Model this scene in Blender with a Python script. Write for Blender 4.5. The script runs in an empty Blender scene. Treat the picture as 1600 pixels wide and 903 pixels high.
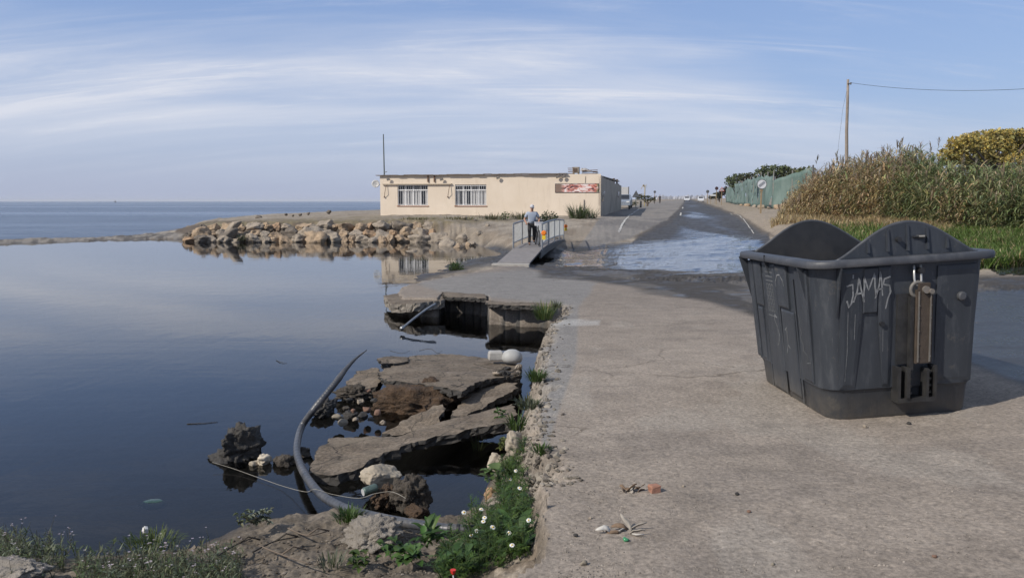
import bpy, bmesh, math, random
import numpy as np
from mathutils import Vector, Matrix, noise as mnoise

# ------------------------------------------------------------------ camera, world, sun, exposure
scene = bpy.context.scene
COL = scene.collection
F = 1245.0                                   # focal length in photo pixels (1600 wide)
CAM_Z = 1.75
PITCH = math.atan((451.5 - 314.5) / F)
cam_d = bpy.data.cameras.new('camera'); cam = bpy.data.objects.new('camera', cam_d); COL.objects.link(cam)
cam_d.sensor_width = 36.0; cam_d.lens = F / 1600 * 36.0
cam_d.clip_start = 0.1; cam_d.clip_end = 30000
cam.location = (0, 0, CAM_Z); cam.rotation_euler = (math.pi / 2 - PITCH, 0, 0)
scene.camera = cam

SUN_EL = math.radians(38.0)
SHD = Vector((0.86, 0.51, 0)).normalized()   # horizontal direction the shadows fall
sun_d = bpy.data.lights.new('sun', 'SUN'); sun = bpy.data.objects.new('sun', sun_d); COL.objects.link(sun)
sun_d.energy = 3.5; sun_d.angle = math.radians(0.6); sun_d.color = (1.0, 0.93, 0.83)
TO_SUN = Vector((-SHD.x * math.cos(SUN_EL), -SHD.y * math.cos(SUN_EL), math.sin(SUN_EL)))
sun.rotation_euler = TO_SUN.to_track_quat('Z', 'Y').to_euler()
sun.location = TO_SUN * 100

world = bpy.data.worlds.new('World'); scene.world = world; world.use_nodes = True
wt = world.node_tree; wt.nodes.clear()
def wn(t, **k):
    n = wt.nodes.new(t)
    for a, b in k.items(): setattr(n, a, b)
    return n
def wl(a, b): wt.links.new(a, b)
sky = wn('ShaderNodeTexSky', sky_type='NISHITA', sun_disc=False)
sky.sun_elevation = SUN_EL; sky.sun_rotation = math.atan2(TO_SUN.x, TO_SUN.y)
sky.air_density = 1.0; sky.dust_density = 1.0; sky.ozone_density = 2.2; sky.altitude = 0
tc = wn('ShaderNodeTexCoord')
sep = wn('ShaderNodeSeparateXYZ'); wl(tc.outputs['Generated'], sep.inputs[0])
def wm(op, a, b=None, c=None):
    n = wn('ShaderNodeMath', operation=op)
    for i, v in enumerate((a, b, c)):
        if v is None: continue
        if isinstance(v, (int, float)): n.inputs[i].default_value = v
        else: wl(v, n.inputs[i])
    return n.outputs[0]
zc = wm('MAXIMUM', sep.outputs[2], 0.0)
zd = wm('ADD', zc, 0.22)
cx = wm('DIVIDE', sep.outputs[0], zd); cy = wm('DIVIDE', sep.outputs[1], zd)
comb = wn('ShaderNodeCombineXYZ'); wl(cx, comb.inputs[0]); wl(cy, comb.inputs[1])
def wnoise(scale, rot, sx, sy, detail, rough, dist, loc=(0, 0, 0)):
    mp = wn('ShaderNodeMapping'); wl(comb.outputs[0], mp.inputs[0])
    mp.inputs['Rotation'].default_value = (0, 0, math.radians(rot)); mp.inputs['Scale'].default_value = (sx, sy, 1)
    mp.inputs['Location'].default_value = loc
    nz = wn('ShaderNodeTexNoise'); wl(mp.outputs[0], nz.inputs['Vector'])
    nz.inputs['Scale'].default_value = scale; nz.inputs['Detail'].default_value = detail
    nz.inputs['Roughness'].default_value = rough; nz.inputs['Distortion'].default_value = dist
    return nz.outputs['Fac']
def wramp(v, lo, hi):
    n = wn('ShaderNodeMapRange'); n.interpolation_type = 'SMOOTHSTEP'; wl(v, n.inputs[0])
    n.inputs[1].default_value = lo; n.inputs[2].default_value = hi
    return n.outputs[0]
big = wramp(wnoise(0.55, 25, 0.55, 1.0, 4, 0.55, 0.4, (0.8, 0.35, 0)), 0.38, 0.64)
fine = wramp(wnoise(1.3, 62, 0.32, 1.5, 9, 0.66, 0.9, (2.2, 0.9, 0)), 0.36, 0.74)
wisps = wramp(wnoise(2.2, -38, 0.22, 1.9, 11, 0.72, 1.1, (5.0, 1.0, 0)), 0.46, 0.72)
cl = wm('ADD', wm('MULTIPLY', big, wm('ADD', wm('MULTIPLY', fine, 0.75), 0.25)), wm('MULTIPLY', wisps, 0.28))
# the cirrus sheet has a feathered upper edge that comes down towards the right
yy = wm('MAXIMUM', wm('ABSOLUTE', sep.outputs[1]), 0.25)
sx_ = wm('DIVIDE', sep.outputs[0], yy); sz_ = wm('DIVIDE', zc, yy)
feather = wnoise(1.5, -48, 0.30, 1.7, 8, 0.6, 0.7, (1.4, 3.3, 0)); lump = wnoise(0.8, 10, 0.8, 1.0, 4, 0.5, 0.3, (4.4, 0.3, 0))
edge = wm('ADD', wm('SUBTRACT', 0.215, wm('MULTIPLY', wramp(sx_, 0.02, 0.62), 0.13)), wm('MULTIPLY', wm('SUBTRACT', wm('ADD', wm('MULTIPLY', feather, 0.6), wm('MULTIPLY', lump, 0.4)), 0.5), 0.30))
sheet = wramp(wm('SUBTRACT', edge, sz_), -0.035, 0.075)
soft = wramp(wnoise(1.1, 4, 0.35, 1.6, 6, 0.55, 0.5, (0.3, 7.7, 0)), 0.30, 0.68)
cl = wm('ADD', wm('MULTIPLY', sheet, wm('ADD', wm('MULTIPLY', soft, 0.58), 0.30)), wm('MULTIPLY', wm('MULTIPLY', wisps, wm('ADD', fine, 0.15)), 0.6))
cl = wm('MULTIPLY', wm('MULTIPLY', cl, wm('ADD', 0.62, wm('MULTIPLY', fine, 0.5))), wramp(zc, 0.0, 0.10))
hz = wm('POWER', wm('SUBTRACT', 1.0, zc), 11.0)
def wmix(f, a, b):
    n = wn('ShaderNodeMix', data_type='RGBA'); 
    if isinstance(f, float): n.inputs[0].default_value = f
    else: wl(f, n.inputs[0])
    for i, v in ((6, a), (7, b)):
        if isinstance(v, tuple): n.inputs[i].default_value = v
        else: wl(v, n.inputs[i])
    return n.outputs[2]
SKY_K = 0.078
base = wmix(0.5, sky.outputs[0], (3.2, 4.75, 8.9, 1))
base = wmix(wm('MULTIPLY', hz, 0.75), base, (4.75, 5.15, 6.55, 1))
base = wmix(wm('MULTIPLY', wramp(zc, 0.22, 0.48), 0.7), base, (3.3, 3.95, 5.1, 1))      # made-up grey veil above the view, dulls the blue in reflections
skyc = wmix(wm('MINIMUM', cl, 0.9), base, (7.4, 7.65, 8.5, 1))
bg = wn('ShaderNodeBackground'); bg.inputs['Strength'].default_value = SKY_K
wl(skyc, bg.inputs[0])
wo = wn('ShaderNodeOutputWorld'); wl(bg.outputs[0], wo.inputs[0])

scene.view_settings.view_transform = 'Standard'; scene.view_settings.look = 'None'
scene.view_settings.exposure = 0.35; scene.view_settings.gamma = 1.0
scene.view_settings.use_curve_mapping = False
scene.cycles.max_bounces = 8; scene.cycles.transparent_max_bounces = 12
scene.cycles.caustics_reflective = False; scene.cycles.caustics_refractive = False
scene.cycles.use_denoising = True

# ------------------------------------------------------------------ helpers
FWD = Vector((0, math.cos(PITCH), -math.sin(PITCH))); UP = Vector((0, math.sin(PITCH), math.cos(PITCH)))
def ray(px, py): return FWD * F + Vector((1, 0, 0)) * (px - 800) + UP * (451.5 - py)
def P(px, py, z):                             # photo pixel -> point at height z
    d = ray(px, py); t = (z - CAM_Z) / d.z
    return Vector((d.x * t, d.y * t, z))
def D(px, py, y):                             # photo pixel -> point at depth y
    d = ray(px, py); t = y / d.y
    return Vector((d.x * t, y, CAM_Z + d.z * t))
def project(x, y, z):
    zz = z - CAM_Z
    dep = y * FWD.y + zz * FWD.z; u = y * UP.y + zz * UP.z
    return 800 + F * x / dep, 451.5 - F * u / dep
WATER = -0.70

def hash2(ix, iy, s):
    h = (ix.astype(np.int64) * 374761393 + iy.astype(np.int64) * 668265263 + s * 974711) & 0x7fffffff
    h = ((h ^ (h >> 13)) * 1274126177) & 0x7fffffff
    return ((h ^ (h >> 16)) & 0xffff) / 65535.0
def vnoise(x, y, s=0):
    x = np.asarray(x, float); y = np.asarray(y, float)
    ix = np.floor(x); iy = np.floor(y); fx = x - ix; fy = y - iy
    fx = fx * fx * (3 - 2 * fx); fy = fy * fy * (3 - 2 * fy)
    a = hash2(ix, iy, s); b = hash2(ix + 1, iy, s); c = hash2(ix, iy + 1, s); d = hash2(ix + 1, iy + 1, s)
    return (a * (1 - fx) + b * fx) * (1 - fy) + (c * (1 - fx) + d * fx) * fy
def fbm(x, y, s=0, o=4, g=0.5):
    t = 0; a = 1.0; n = 0
    for i in range(o):
        t = t + a * vnoise(x * 2 ** i + 17.3 * i, y * 2 ** i - 9.1 * i, s + i); n += a; a *= g
    return t / n
def sstep(a, b, x):
    t = np.clip((x - a) / (b - a), 0, 1); return t * t * (3 - 2 * t)
def poly_sd(px, py, poly):                    # signed distance, positive inside; also the nearest segment
    best = np.full(px.shape, 1e18); seg = np.zeros(px.shape, int); ins = np.zeros(px.shape, bool)
    n = len(poly)
    for i in range(n):
        ax, ay = poly[i][:2]; bx, by = poly[(i + 1) % n][:2]
        ex, ey = bx - ax, by - ay
        t = np.clip(((px - ax) * ex + (py - ay) * ey) / (ex * ex + ey * ey + 1e-12), 0, 1)
        d = (px - ax - t * ex) ** 2 + (py - ay - t * ey) ** 2
        m = d < best; best = np.where(m, d, best); seg = np.where(m, i, seg)
        c = ((ay > py) != (by > py))
        with np.errstate(divide='ignore', invalid='ignore'):
            xi = ax + (py - ay) * ex / (ey if ey != 0 else 1e-12)
        ins ^= c & (px < xi)
    d = np.sqrt(best)
    return np.where(ins, d, -d), seg
class TPS:
    def __init__(s, pts):
        w = np.array([s.warp(p[0], p[1]) for p in pts]); z = np.array([p[2] for p in pts]); s.w = w
        n = len(w); A = np.zeros((n + 3, n + 3)); A[:n, :n] = s.k(w[:, None] - w[None]) + 1e-4 * np.eye(n)
        A[:n, n] = 1; A[:n, n + 1:] = w; A[n, :n] = 1; A[n + 1:, :n] = w.T
        s.c = np.linalg.solve(A, np.concatenate([z, [0, 0, 0]]))
    @staticmethod
    def warp(x, y):
        r = math.hypot(x, y); return (math.atan2(x, y) * 3.0, math.log(r))
    @staticmethod
    def k(d):
        r2 = (d ** 2).sum(-1); return np.where(r2 > 0, r2 * np.log(r2 + 1e-12), 0)
    def __call__(s, x, y):
        x = np.asarray(x, float); y = np.asarray(y, float); sh = x.shape
        u = np.stack([np.arctan2(x, y).ravel() * 3.0, np.log(np.hypot(x, y).ravel())], -1)
        out = s.c[-3] + u @ s.c[-2:]
        for i in range(len(s.w)): out = out + s.c[i] * s.k(u - s.w[i])
        return out.reshape(sh)

def tag(o, label, cat, group=None, kind=None):
    o['label'] = label; o['category'] = cat
    if group: o['group'] = group
    if kind: o['kind'] = kind
    return o
def empty(name, loc, rz=0.0, label=None, cat=None, group=None):
    o = bpy.data.objects.new(name, None); COL.objects.link(o); o.location = loc; o.rotation_euler = (0, 0, rz)
    o.empty_display_size = 0.1
    if label: tag(o, label, cat, group)
    return o
def copy_tree(o, parent=None):
    c = o.copy(); COL.objects.link(c); c.parent = parent
    for ch in list(o.children): copy_tree(ch, c)
    return c

class MB:
    def __init__(s): s.v = []; s.f = []; s.c = []
    def add(s, vs, fs, col=(1, 1, 1)):
        o = len(s.v); s.v += [tuple(p) for p in vs]; s.f += [tuple(i + o for i in f) for f in fs]; s.c += [col] * len(vs)
    def box(s, lo, hi, m=None, col=(1, 1, 1)):
        x0, y0, z0 = lo; x1, y1, z1 = hi
        vs = [Vector(p) for p in ((x0, y0, z0), (x1, y0, z0), (x1, y1, z0), (x0, y1, z0), (x0, y0, z1), (x1, y0, z1), (x1, y1, z1), (x0, y1, z1))]
        if m is not None: vs = [m @ v for v in vs]
        s.add(vs, [(0, 3, 2, 1), (4, 5, 6, 7), (0, 1, 5, 4), (1, 2, 6, 5), (2, 3, 7, 6), (3, 0, 4, 7)], col)
    def tube(s, pts, r, n=8, col=(1, 1, 1), cap=True):
        pts = [Vector(p) for p in pts]; k = len(pts); rr = r if isinstance(r, (list, tuple)) else [r] * k
        vs = []; prev = None
        for i, p in enumerate(pts):
            t = (pts[min(i + 1, k - 1)] - pts[max(i - 1, 0)]).normalized()
            if prev is None:
                a = Vector((0, 0, 1)) if abs(t.z) < 0.9 else Vector((1, 0, 0)); u = t.cross(a).normalized()
            else:
                u = (prev - t * prev.dot(t)).normalized()
            prev = u; w = t.cross(u)
            for j in range(n):
                a = 2 * math.pi * j / n; vs.append(p + (u * math.cos(a) + w * math.sin(a)) * rr[i])
        fs = [(i * n + j, i * n + (j + 1) % n, (i + 1) * n + (j + 1) % n, (i + 1) * n + j) for i in range(k - 1) for j in range(n)]
        if cap: fs += [tuple(reversed(range(n))), tuple((k - 1) * n + j for j in range(n))]
        s.add(vs, fs, col)
    def prism(s, poly, y0, y1, m=None, col=(1, 1, 1)):   # poly in x,z extruded along y
        n = len(poly); vs = [Vector((x, y0, z)) for x, z in poly] + [Vector((x, y1, z)) for x, z in poly]
        if m is not None: vs = [m @ v for v in vs]
        s.add(vs, [tuple(range(n)), tuple(reversed(range(n, 2 * n)))] + [((i + 1) % n, i, n + i, n + (i + 1) % n) for i in range(n)], col)
    def ribbon(s, pts, ws, side, col=(1, 1, 1)):
        vs = []; side = Vector(side)
        for p, w in zip(pts, ws): p = Vector(p); vs += [p - side * w, p + side * w]
        s.add(vs, [(2 * i, 2 * i + 1, 2 * i + 3, 2 * i + 2) for i in range(len(pts) - 1)], col)
    def loft(s, rings, close0=True, close1=True, wrap=False, col=(1, 1, 1)):
        n = len(rings[0]); k = len(rings); vs = [p for r in rings for p in r]
        fs = [(i * n + j, i * n + (j + 1) % n, ((i + 1) % k) * n + (j + 1) % n, ((i + 1) % k) * n + j) for i in range(k if wrap else k - 1) for j in range(n)]
        if close0 and not wrap: fs.append(tuple(reversed(range(n))))
        if close1 and not wrap: fs.append(tuple((k - 1) * n + j for j in range(n)))
        s.add(vs, fs, col)
    def build(s, name, m, parent=None, smooth=False, loc=None, rz=0, recalc=True, tint=False):
        me = bpy.data.meshes.new(name); me.from_pydata(s.v, [], s.f); 
        if recalc:
            b = bmesh.new(); b.from_mesh(me); bmesh.ops.recalc_face_normals(b, faces=b.faces); b.to_mesh(me); b.free()
        if tint:
            at = me.color_attributes.new('tint', 'FLOAT_COLOR', 'POINT')
            at.data.foreach_set('color', np.concatenate([np.array(s.c, float), np.ones((len(s.c), 1))], 1).ravel())
        if smooth: me.polygons.foreach_set('use_smooth', [True] * len(me.polygons))
        me.materials.append(m); me.update()
        o = bpy.data.objects.new(name, me); COL.objects.link(o); o.parent = parent
        if loc is not None: o.location = loc
        o.rotation_euler = (0, 0, rz)
        return o
def auto_smooth(o, deg=40):
    me = o.data
    me.polygons.foreach_set('use_smooth', [True] * len(me.polygons))
    b = bmesh.new(); b.from_mesh(me)
    for e in b.edges:
        if len(e.link_faces) == 2 and e.calc_face_angle(0) > math.radians(deg): e.smooth = False
    b.to_mesh(me); b.free()
    return o

class NT:
    def __init__(s, name):
        s.m = bpy.data.materials.new(name); s.m.use_nodes = True; s.t = s.m.node_tree
        s.b = s.t.nodes['Principled BSDF']; s.out = s.t.nodes['Material Output']; s._tc = None
    def n(s, t, **k):
        x = s.t.nodes.new(t)
        for a, b in k.items(): setattr(x, a, b)
        return x
    def l(s, a, b): s.t.links.new(a, b)
    def tc(s):
        if s._tc is None: s._tc = s.n('ShaderNodeTexCoord').outputs['Object']
        return s._tc
    def noise(s, scale, detail=4, rough=0.55, sc=(1, 1, 1), dist=0.0, vec=None, loc=(0, 0, 0)):
        v = vec or s.tc()
        if sc != (1, 1, 1) or loc != (0, 0, 0):
            mp = s.n('ShaderNodeMapping'); s.l(v, mp.inputs[0]); mp.inputs['Scale'].default_value = sc; mp.inputs['Location'].default_value = loc; v = mp.outputs[0]
        x = s.n('ShaderNodeTexNoise'); s.l(v, x.inputs['Vector']); x.inputs['Scale'].default_value = scale
        x.inputs['Detail'].default_value = detail; x.inputs['Roughness'].default_value = rough; x.inputs['Distortion'].default_value = dist
        return x.outputs['Fac']
    def voro(s, scale, feature='F1'):
        x = s.n('ShaderNodeTexVoronoi', feature=feature); s.l(s.tc(), x.inputs['Vector']); x.inputs['Scale'].default_value = scale
        return x.outputs['Distance']
    def ramp(s, v, lo, hi, a=0.0, b=1.0):
        x = s.n('ShaderNodeMapRange'); s.l(v, x.inputs[0])
        for i, q in ((1, lo), (2, hi), (3, a), (4, b)): x.inputs[i].default_value = q
        return x.outputs[0]
    def math(s, op, a, b=None):
        x = s.n('ShaderNodeMath', operation=op)
        for i, v in enumerate((a, b)):
            if v is None: continue
            if isinstance(v, (int, float)): x.inputs[i].default_value = v
            else: s.l(v, x.inputs[i])
        return x.outputs[0]
    def mix(s, f, a, b, mode='MIX'):
        x = s.n('ShaderNodeMix', data_type='RGBA', blend_type=mode)
        if isinstance(f, (int, float)): x.inputs[0].default_value = f
        else: s.l(f, x.inputs[0])
        for i, v in ((6, a), (7, b)):
            if isinstance(v, tuple): x.inputs[i].default_value = (*v[:3], 1)
            else: s.l(v, x.inputs[i])
        return x.outputs[2]
    def grey(s, v):
        x = s.n('ShaderNodeCombineColor'); [s.l(v, x.inputs[i]) for i in range(3)]; return x.outputs[0]
    def attr(s, name, col=True):
        x = s.n('ShaderNodeAttribute', attribute_name=name); return x.outputs['Color' if col else 'Fac']
    def bump(s, h, strength=0.3, dist=0.01, prev=None):
        x = s.n('ShaderNodeBump'); s.l(h, x.inputs['Height']); x.inputs['Strength'].default_value = strength; x.inputs['Distance'].default_value = dist
        if prev is not None: s.l(prev, x.inputs['Normal'])
        return x.outputs[0]
    def set(s, col=None, rough=None, normal=None, metal=None, spec=None):
        for k, v in (('Base Color', col), ('Roughness', rough), ('Normal', normal), ('Metallic', metal), ('Specular IOR Level', spec)):
            if v is None: continue
            if isinstance(v, tuple): s.b.inputs[k].default_value = (*v[:3], 1)
            elif isinstance(v, (int, float)): s.b.inputs[k].default_value = v
            else: s.l(v, s.b.inputs[k])
        return s.m
MATS = {}
def mat(name, col, rough=0.6, metal=0.0, scale=8.0, var=0.25, bump=0.15, dirt=None, dirt_amt=0.5, spec=None, bdist=0.01):
    if name in MATS: return MATS[name]
    t = NT(name); n1 = t.noise(scale, 6, 0.6)
    c = t.mix(1.0, (*col, 1), t.grey(t.ramp(n1, 0.25, 0.75, 1 - var, 1 + var)), 'MULTIPLY')
    if dirt: c = t.mix(t.math('MULTIPLY', t.ramp(t.noise(scale * 0.45, 7, 0.7, loc=(3, 5, 1)), 0.48, 0.7), dirt_amt), c, (*dirt, 1))
    nb = t.bump(t.noise(scale * 4, 5, 0.6), bump, bdist) if bump else None
    MATS[name] = t.set(c, t.ramp(n1, 0.2, 0.8, max(rough - 0.1, 0.02), min(rough + 0.1, 1)), nb, metal, spec)
    return MATS[name]
def leafmat(name, rough=0.55, trans=0.25):
    if name in MATS: return MATS[name]
    t = NT(name); c = t.attr('tint')
    c2 = t.mix(1.0, c, t.grey(t.ramp(t.noise(3.0, 3), 0.3, 0.7, 0.75, 1.25)), 'MULTIPLY')
    t.set(c2, rough, None, None, 0.3)
    tr = t.n('ShaderNodeBsdfTranslucent'); t.l(c2, tr.inputs[0])
    ms = t.n('ShaderNodeMixShader'); ms.inputs[0].default_value = trans
    t.l(t.b.outputs[0], ms.inputs[1]); t.l(tr.outputs[0], ms.inputs[2]); t.l(ms.outputs[0], t.out.inputs[0])
    MATS[name] = t.m; return t.m

def rock_mesh(seed, dims, sub=3, rough=0.18, cuts=7, freq=1.6):
    b = bmesh.new(); bmesh.ops.create_icosphere(b, subdivisions=sub, radius=1.0)
    rng = random.Random(seed); off = Vector((rng.uniform(0, 50), rng.uniform(0, 50), rng.uniform(0, 50)))
    planes = []
    for _ in range(cuts):
        n = Vector((rng.gauss(0, 1), rng.gauss(0, 1), rng.gauss(0, 1))).normalized(); planes.append((n, rng.uniform(0.55, 0.85)))
    for v in b.verts:
        p = v.co.copy()
        for n, d in planes:
            e = p.dot(n) - d
            if e > 0: p -= n * e * 0.97
        q = p * freq + off
        h = mnoise.fractal(q, 0.8, 2.1, 5) * rough + abs(mnoise.noise(q * 0.7)) * rough * 0.5 - abs(mnoise.noise(q * 3.1)) * rough * 0.55
        p = p * (1 + h)
        v.co = Vector((p.x * dims[0], p.y * dims[1], p.z * dims[2]))
    me = bpy.data.meshes.new('rock'); b.to_mesh(me); b.free()
    me.polygons.foreach_set('use_smooth', [True] * len(me.polygons)); me.update()
    return me
def rock(name, seed, loc, dims, m, label, cat='rock', group=None, sub=3, rough=0.18, rot=None, parent=None, cuts=7, freq=1.6):
    me = rock_mesh(seed, dims, sub, rough, cuts, freq); me.materials.append(m); me.name = name
    o = bpy.data.objects.new(name, me); COL.objects.link(o); o.location = loc; o.parent = parent
    r = random.Random(seed + 1); o.rotation_euler = rot if rot else (r.uniform(-.2, .2), r.uniform(-.2, .2), r.uniform(0, 6.28))
    if label: tag(o, label, cat, group)
    return o
# ------------------------------------------------------------------ terrain: one height field, split into its surfaces
def PZ(l): return [tuple(P(*p)) for p in l]
ROAD = [(890,388,-.62),(990,383,-.5),(1060,372,-.3),(1130,367,-.12),(1190,365,-.06),(880,405,-.70),(950,402,-.67),(1050,398,-.52),
        (1130,390,-.36),(1200,390,-.3),(1300,392,-.2),(830,425,-.58),(900,426,-.62),(1000,428,-.54),(1100,430,-.43),(1180,432,-.35),
        (940,338,.55),(968,360,.02),(985,335,.6),(1000,325,1.0),(1050,340,.45),(1060,325,1.0),(1150,335,.62),(1110,320,1.15),
        (905,362,.0),(890,375,-.35)]
FAR = [(38, 178, 1.45), (50, 178, 1.5), (66, 300, 2.1), (90, 400, 2.7), (180, 800, 4.0), (-60, 400, 0.5), (300, 800, 6), (600, 700, 6), (300, 300, 4), (0, 300, 0.5), (20, 200, 0.9)]
NAT = ROAD + [(1187,330,.99),(1215,352,.45),(1250,350,.55),(1300,365,.2),(1400,352,.6),(1400,400,-.15),(1500,372,.3),(1500,412,-.25),(1560,413,-.18),(1600,414,-.15),
        (1600,375,.35),(1600,348,.6),(1480,345,.65),(1280,325,1.2),(1290,335,.9),(1170,328,.95),(1140,318,1.35),(1120,316,1.5),(1580,428,-.2),
        (595,337.5,.55),(770,337.5,.55),(700,350,.38),(600,348,.42),(500,338,.42),(850,350,.32),(860,372,-.1),(800,365,.0),(760,372,-.15),(745,382,-.5),
        (350,347,.3),(450,344,.42),(560,346,.42),(100,378,-.5),(200,373.5,-.5),(260,370,-.5),(275,366,-.45),(300,361,-.3),(318,354,.0),(-300,383,-.5),
        (700,412,-.64),(650,425,-.66),(760,402,-.6),(800,395,-.6),(840,398,-.66),
        (300,885,-.52),(0,890,-.52),(450,860,-.52),(560,835,-.52),(600,870,-.45),(660,880,-.42),(740,880,-.4),(700,840,-.5),(780,800,-.42),(800,860,-.3),(790,740,-.5),
        (0,1000,-.35),(400,1000,-.32),(700,1000,-.25),(-300,900,-.4),(780,690,-.5),(820,560,-.6),(1700,418,-.15),(1900,422,-.1),(2300,440,.0),(1800,372,.35),(2300,380,.15),(1000,465,-.27),(1150,470,-.22),(1180,520,-.11),(1350,470,-.15),(1560,480,-.03),(1580,440,-.13),(1050,520,-.16),(1350,560,.0),(1600,600,.11),(1900,470,-.0),(2300,540,.15)]
PAV = ROAD + [(560,1100,-.02),(780,903,-.02),(1200,903,0),(1600,903,.08),(850,780,-.03),(1200,720,0),(1600,720,.09),(860,640,-.06),(1100,600,-.05),
        (1310,656,0),(1505,645,.07),(1600,600,.11),(870,520,-.19),(1050,520,-.16),(1180,520,-.11),(1560,480,-.02),(872,474,-.25),(1000,465,-.27),(1150,470,-.22),
        (1580,440,-.12),(700,450,-.33),(610,455,-.43),(780,413,-.5),(700,428,-.46),(1900,470,.0),(2300,540,.15),(2300,450,.05)]
natT = TPS(PZ(NAT) + FAR); pavT = TPS(PZ(PAV) + FAR + [(10, 3, .35), (5, 1.5, .1), (-1, 1.5, 0), (14, 8, .3)])
PAVP_ = [(400,1300,-.02,.1),(560,1100,-.02,.1),(700,950,-.02,.1),(765,903,-.02,.08),(824,871,-.02,.08),(842,833,-.02,.08),(827,803,-.03,.1),(833,773,-.03,.12),(818,757,-.03,.22),
        (806,720,-.04,.25),(797,685,-.05,.25),(800,650,-.06,.25),(803,617,-.08,.25),(820,575,-.12,.2),(828,537,-.16,.2),(846,507,-.2,.2),(872,477,-.25,.1),
        (820,476,-.26,.08),(761,473,-.26,.08),(757,463,-.27,.08),(697,459,-.3,.1),(688,468,-.3,.2),(650,470,-.34,.3),(612,470,-.42,.3),(602,460,-.45,.3),(618,448,-.45,.3),
        (650,439,-.46,.5),(700,428,-.48,.6),(778,414,-.52,.6),(830,414,-.56,1.0),(900,421,-.6,2),(1000,426,-.54,2),(1180,434,-.36,2),(1400,440,-.18,2),(1700,450,-.05,2),(2600,500,.05,2)]
PAVP = [(*P(a, b, c)[:2], w) for a, b, c, w in PAVP_] + [(14, 8, 2), (14, 0.6, 2), (0.4, 0.6, .1)]
# coast: everything at or above the water line (pixel, blend width, bed slope)
COAST_ = [(-700,800,.5,.3),(-300,795,.5,.3),(0,808,.5,.3),(60,838,.5,.3),(120,862,.5,.3),(210,856,.5,.3),(300,846,.5,.3),(385,808,.35,.35),(470,802,.3,.4),(560,798,.3,.4),(640,816,.3,.4),
         (700,822,.3,.4),(730,800,.3,.4),(750,765,.25,.5),(772,725,.2,.6),(800,685,.2,.8),(815,640,.2,.8),(828,600,.2,.8),(838,560,.2,.8),(850,530,.2,.8),(870,497,.2,.8),
         (800,490,.2,.8),(770,488,.2,.8),(715,484,.2,.8),(640,484,.2,.5),(620,476,.3,.4),(613,466,.4,.3),(622,447,1,.15),(640,432,2,.1),(690,411,2.5,.08),(745,401,2.5,.08),(775,396,2,.08),
         (768,391,2,.1),(742,384.5,1.5,.2),(700,380,1.6,.4),(650,376.5,2.0,.5),(600,375,2.2,.5),(450,375,2.2,.5),(330,374.5,2.2,.5),(285,374.5,1.5,.4),(262,374,1.5,.2),(150,377,2.0,.15),(0,381.5,2,.15),(-500,388,2,.15),
         (-500,380,2,.15),(0,376,2,.15),(150,371,2,.15),(255,364,2.5,.15),(300,352,3,.15),(400,341.5,6,.1),(500,336,8,.1),(590,332.5,8,.1)]
COAST = [(*P(a, b, WATER)[:2], w, s) for a, b, w, s in COAST_] + [(-10, 220, 8, .1), (10, 500, 8, .1), (40, 1500, 8, .1), (3000, 1500, 8, .1), (3000, -20, 8, .1), (-40, -20, 1, .3)]

def fa(v): return np.asarray(v)
ang = np.radians(np.concatenate([np.arange(-78, -34, 0.8), np.arange(-34, 34, 0.072), np.arange(34, 79, 0.8)]))
pys = np.arange(1700, 903, -9.0); r1 = 1.9 * F / (pys - 314.5)
pys2 = np.arange(903, 340, -1.25); r2 = 1.9 * F / (pys2 - 314.5)
rs = list(r1) + list(r2); r = rs[-1]
k = [x for i, x in enumerate(rs) if i == 0 or True]
rs = [rs[0]]
for x in np.concatenate([r1[1:], r2]):
    rs.append(x)
    if x / rs[-2] > 1.016: break
while rs[-1] < 1600: rs.append(rs[-1] * 1.016)
rs = np.array(rs)
A_, R_ = np.meshgrid(ang, rs)
GX = R_ * np.sin(A_); GY = R_ * np.cos(A_)

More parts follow.
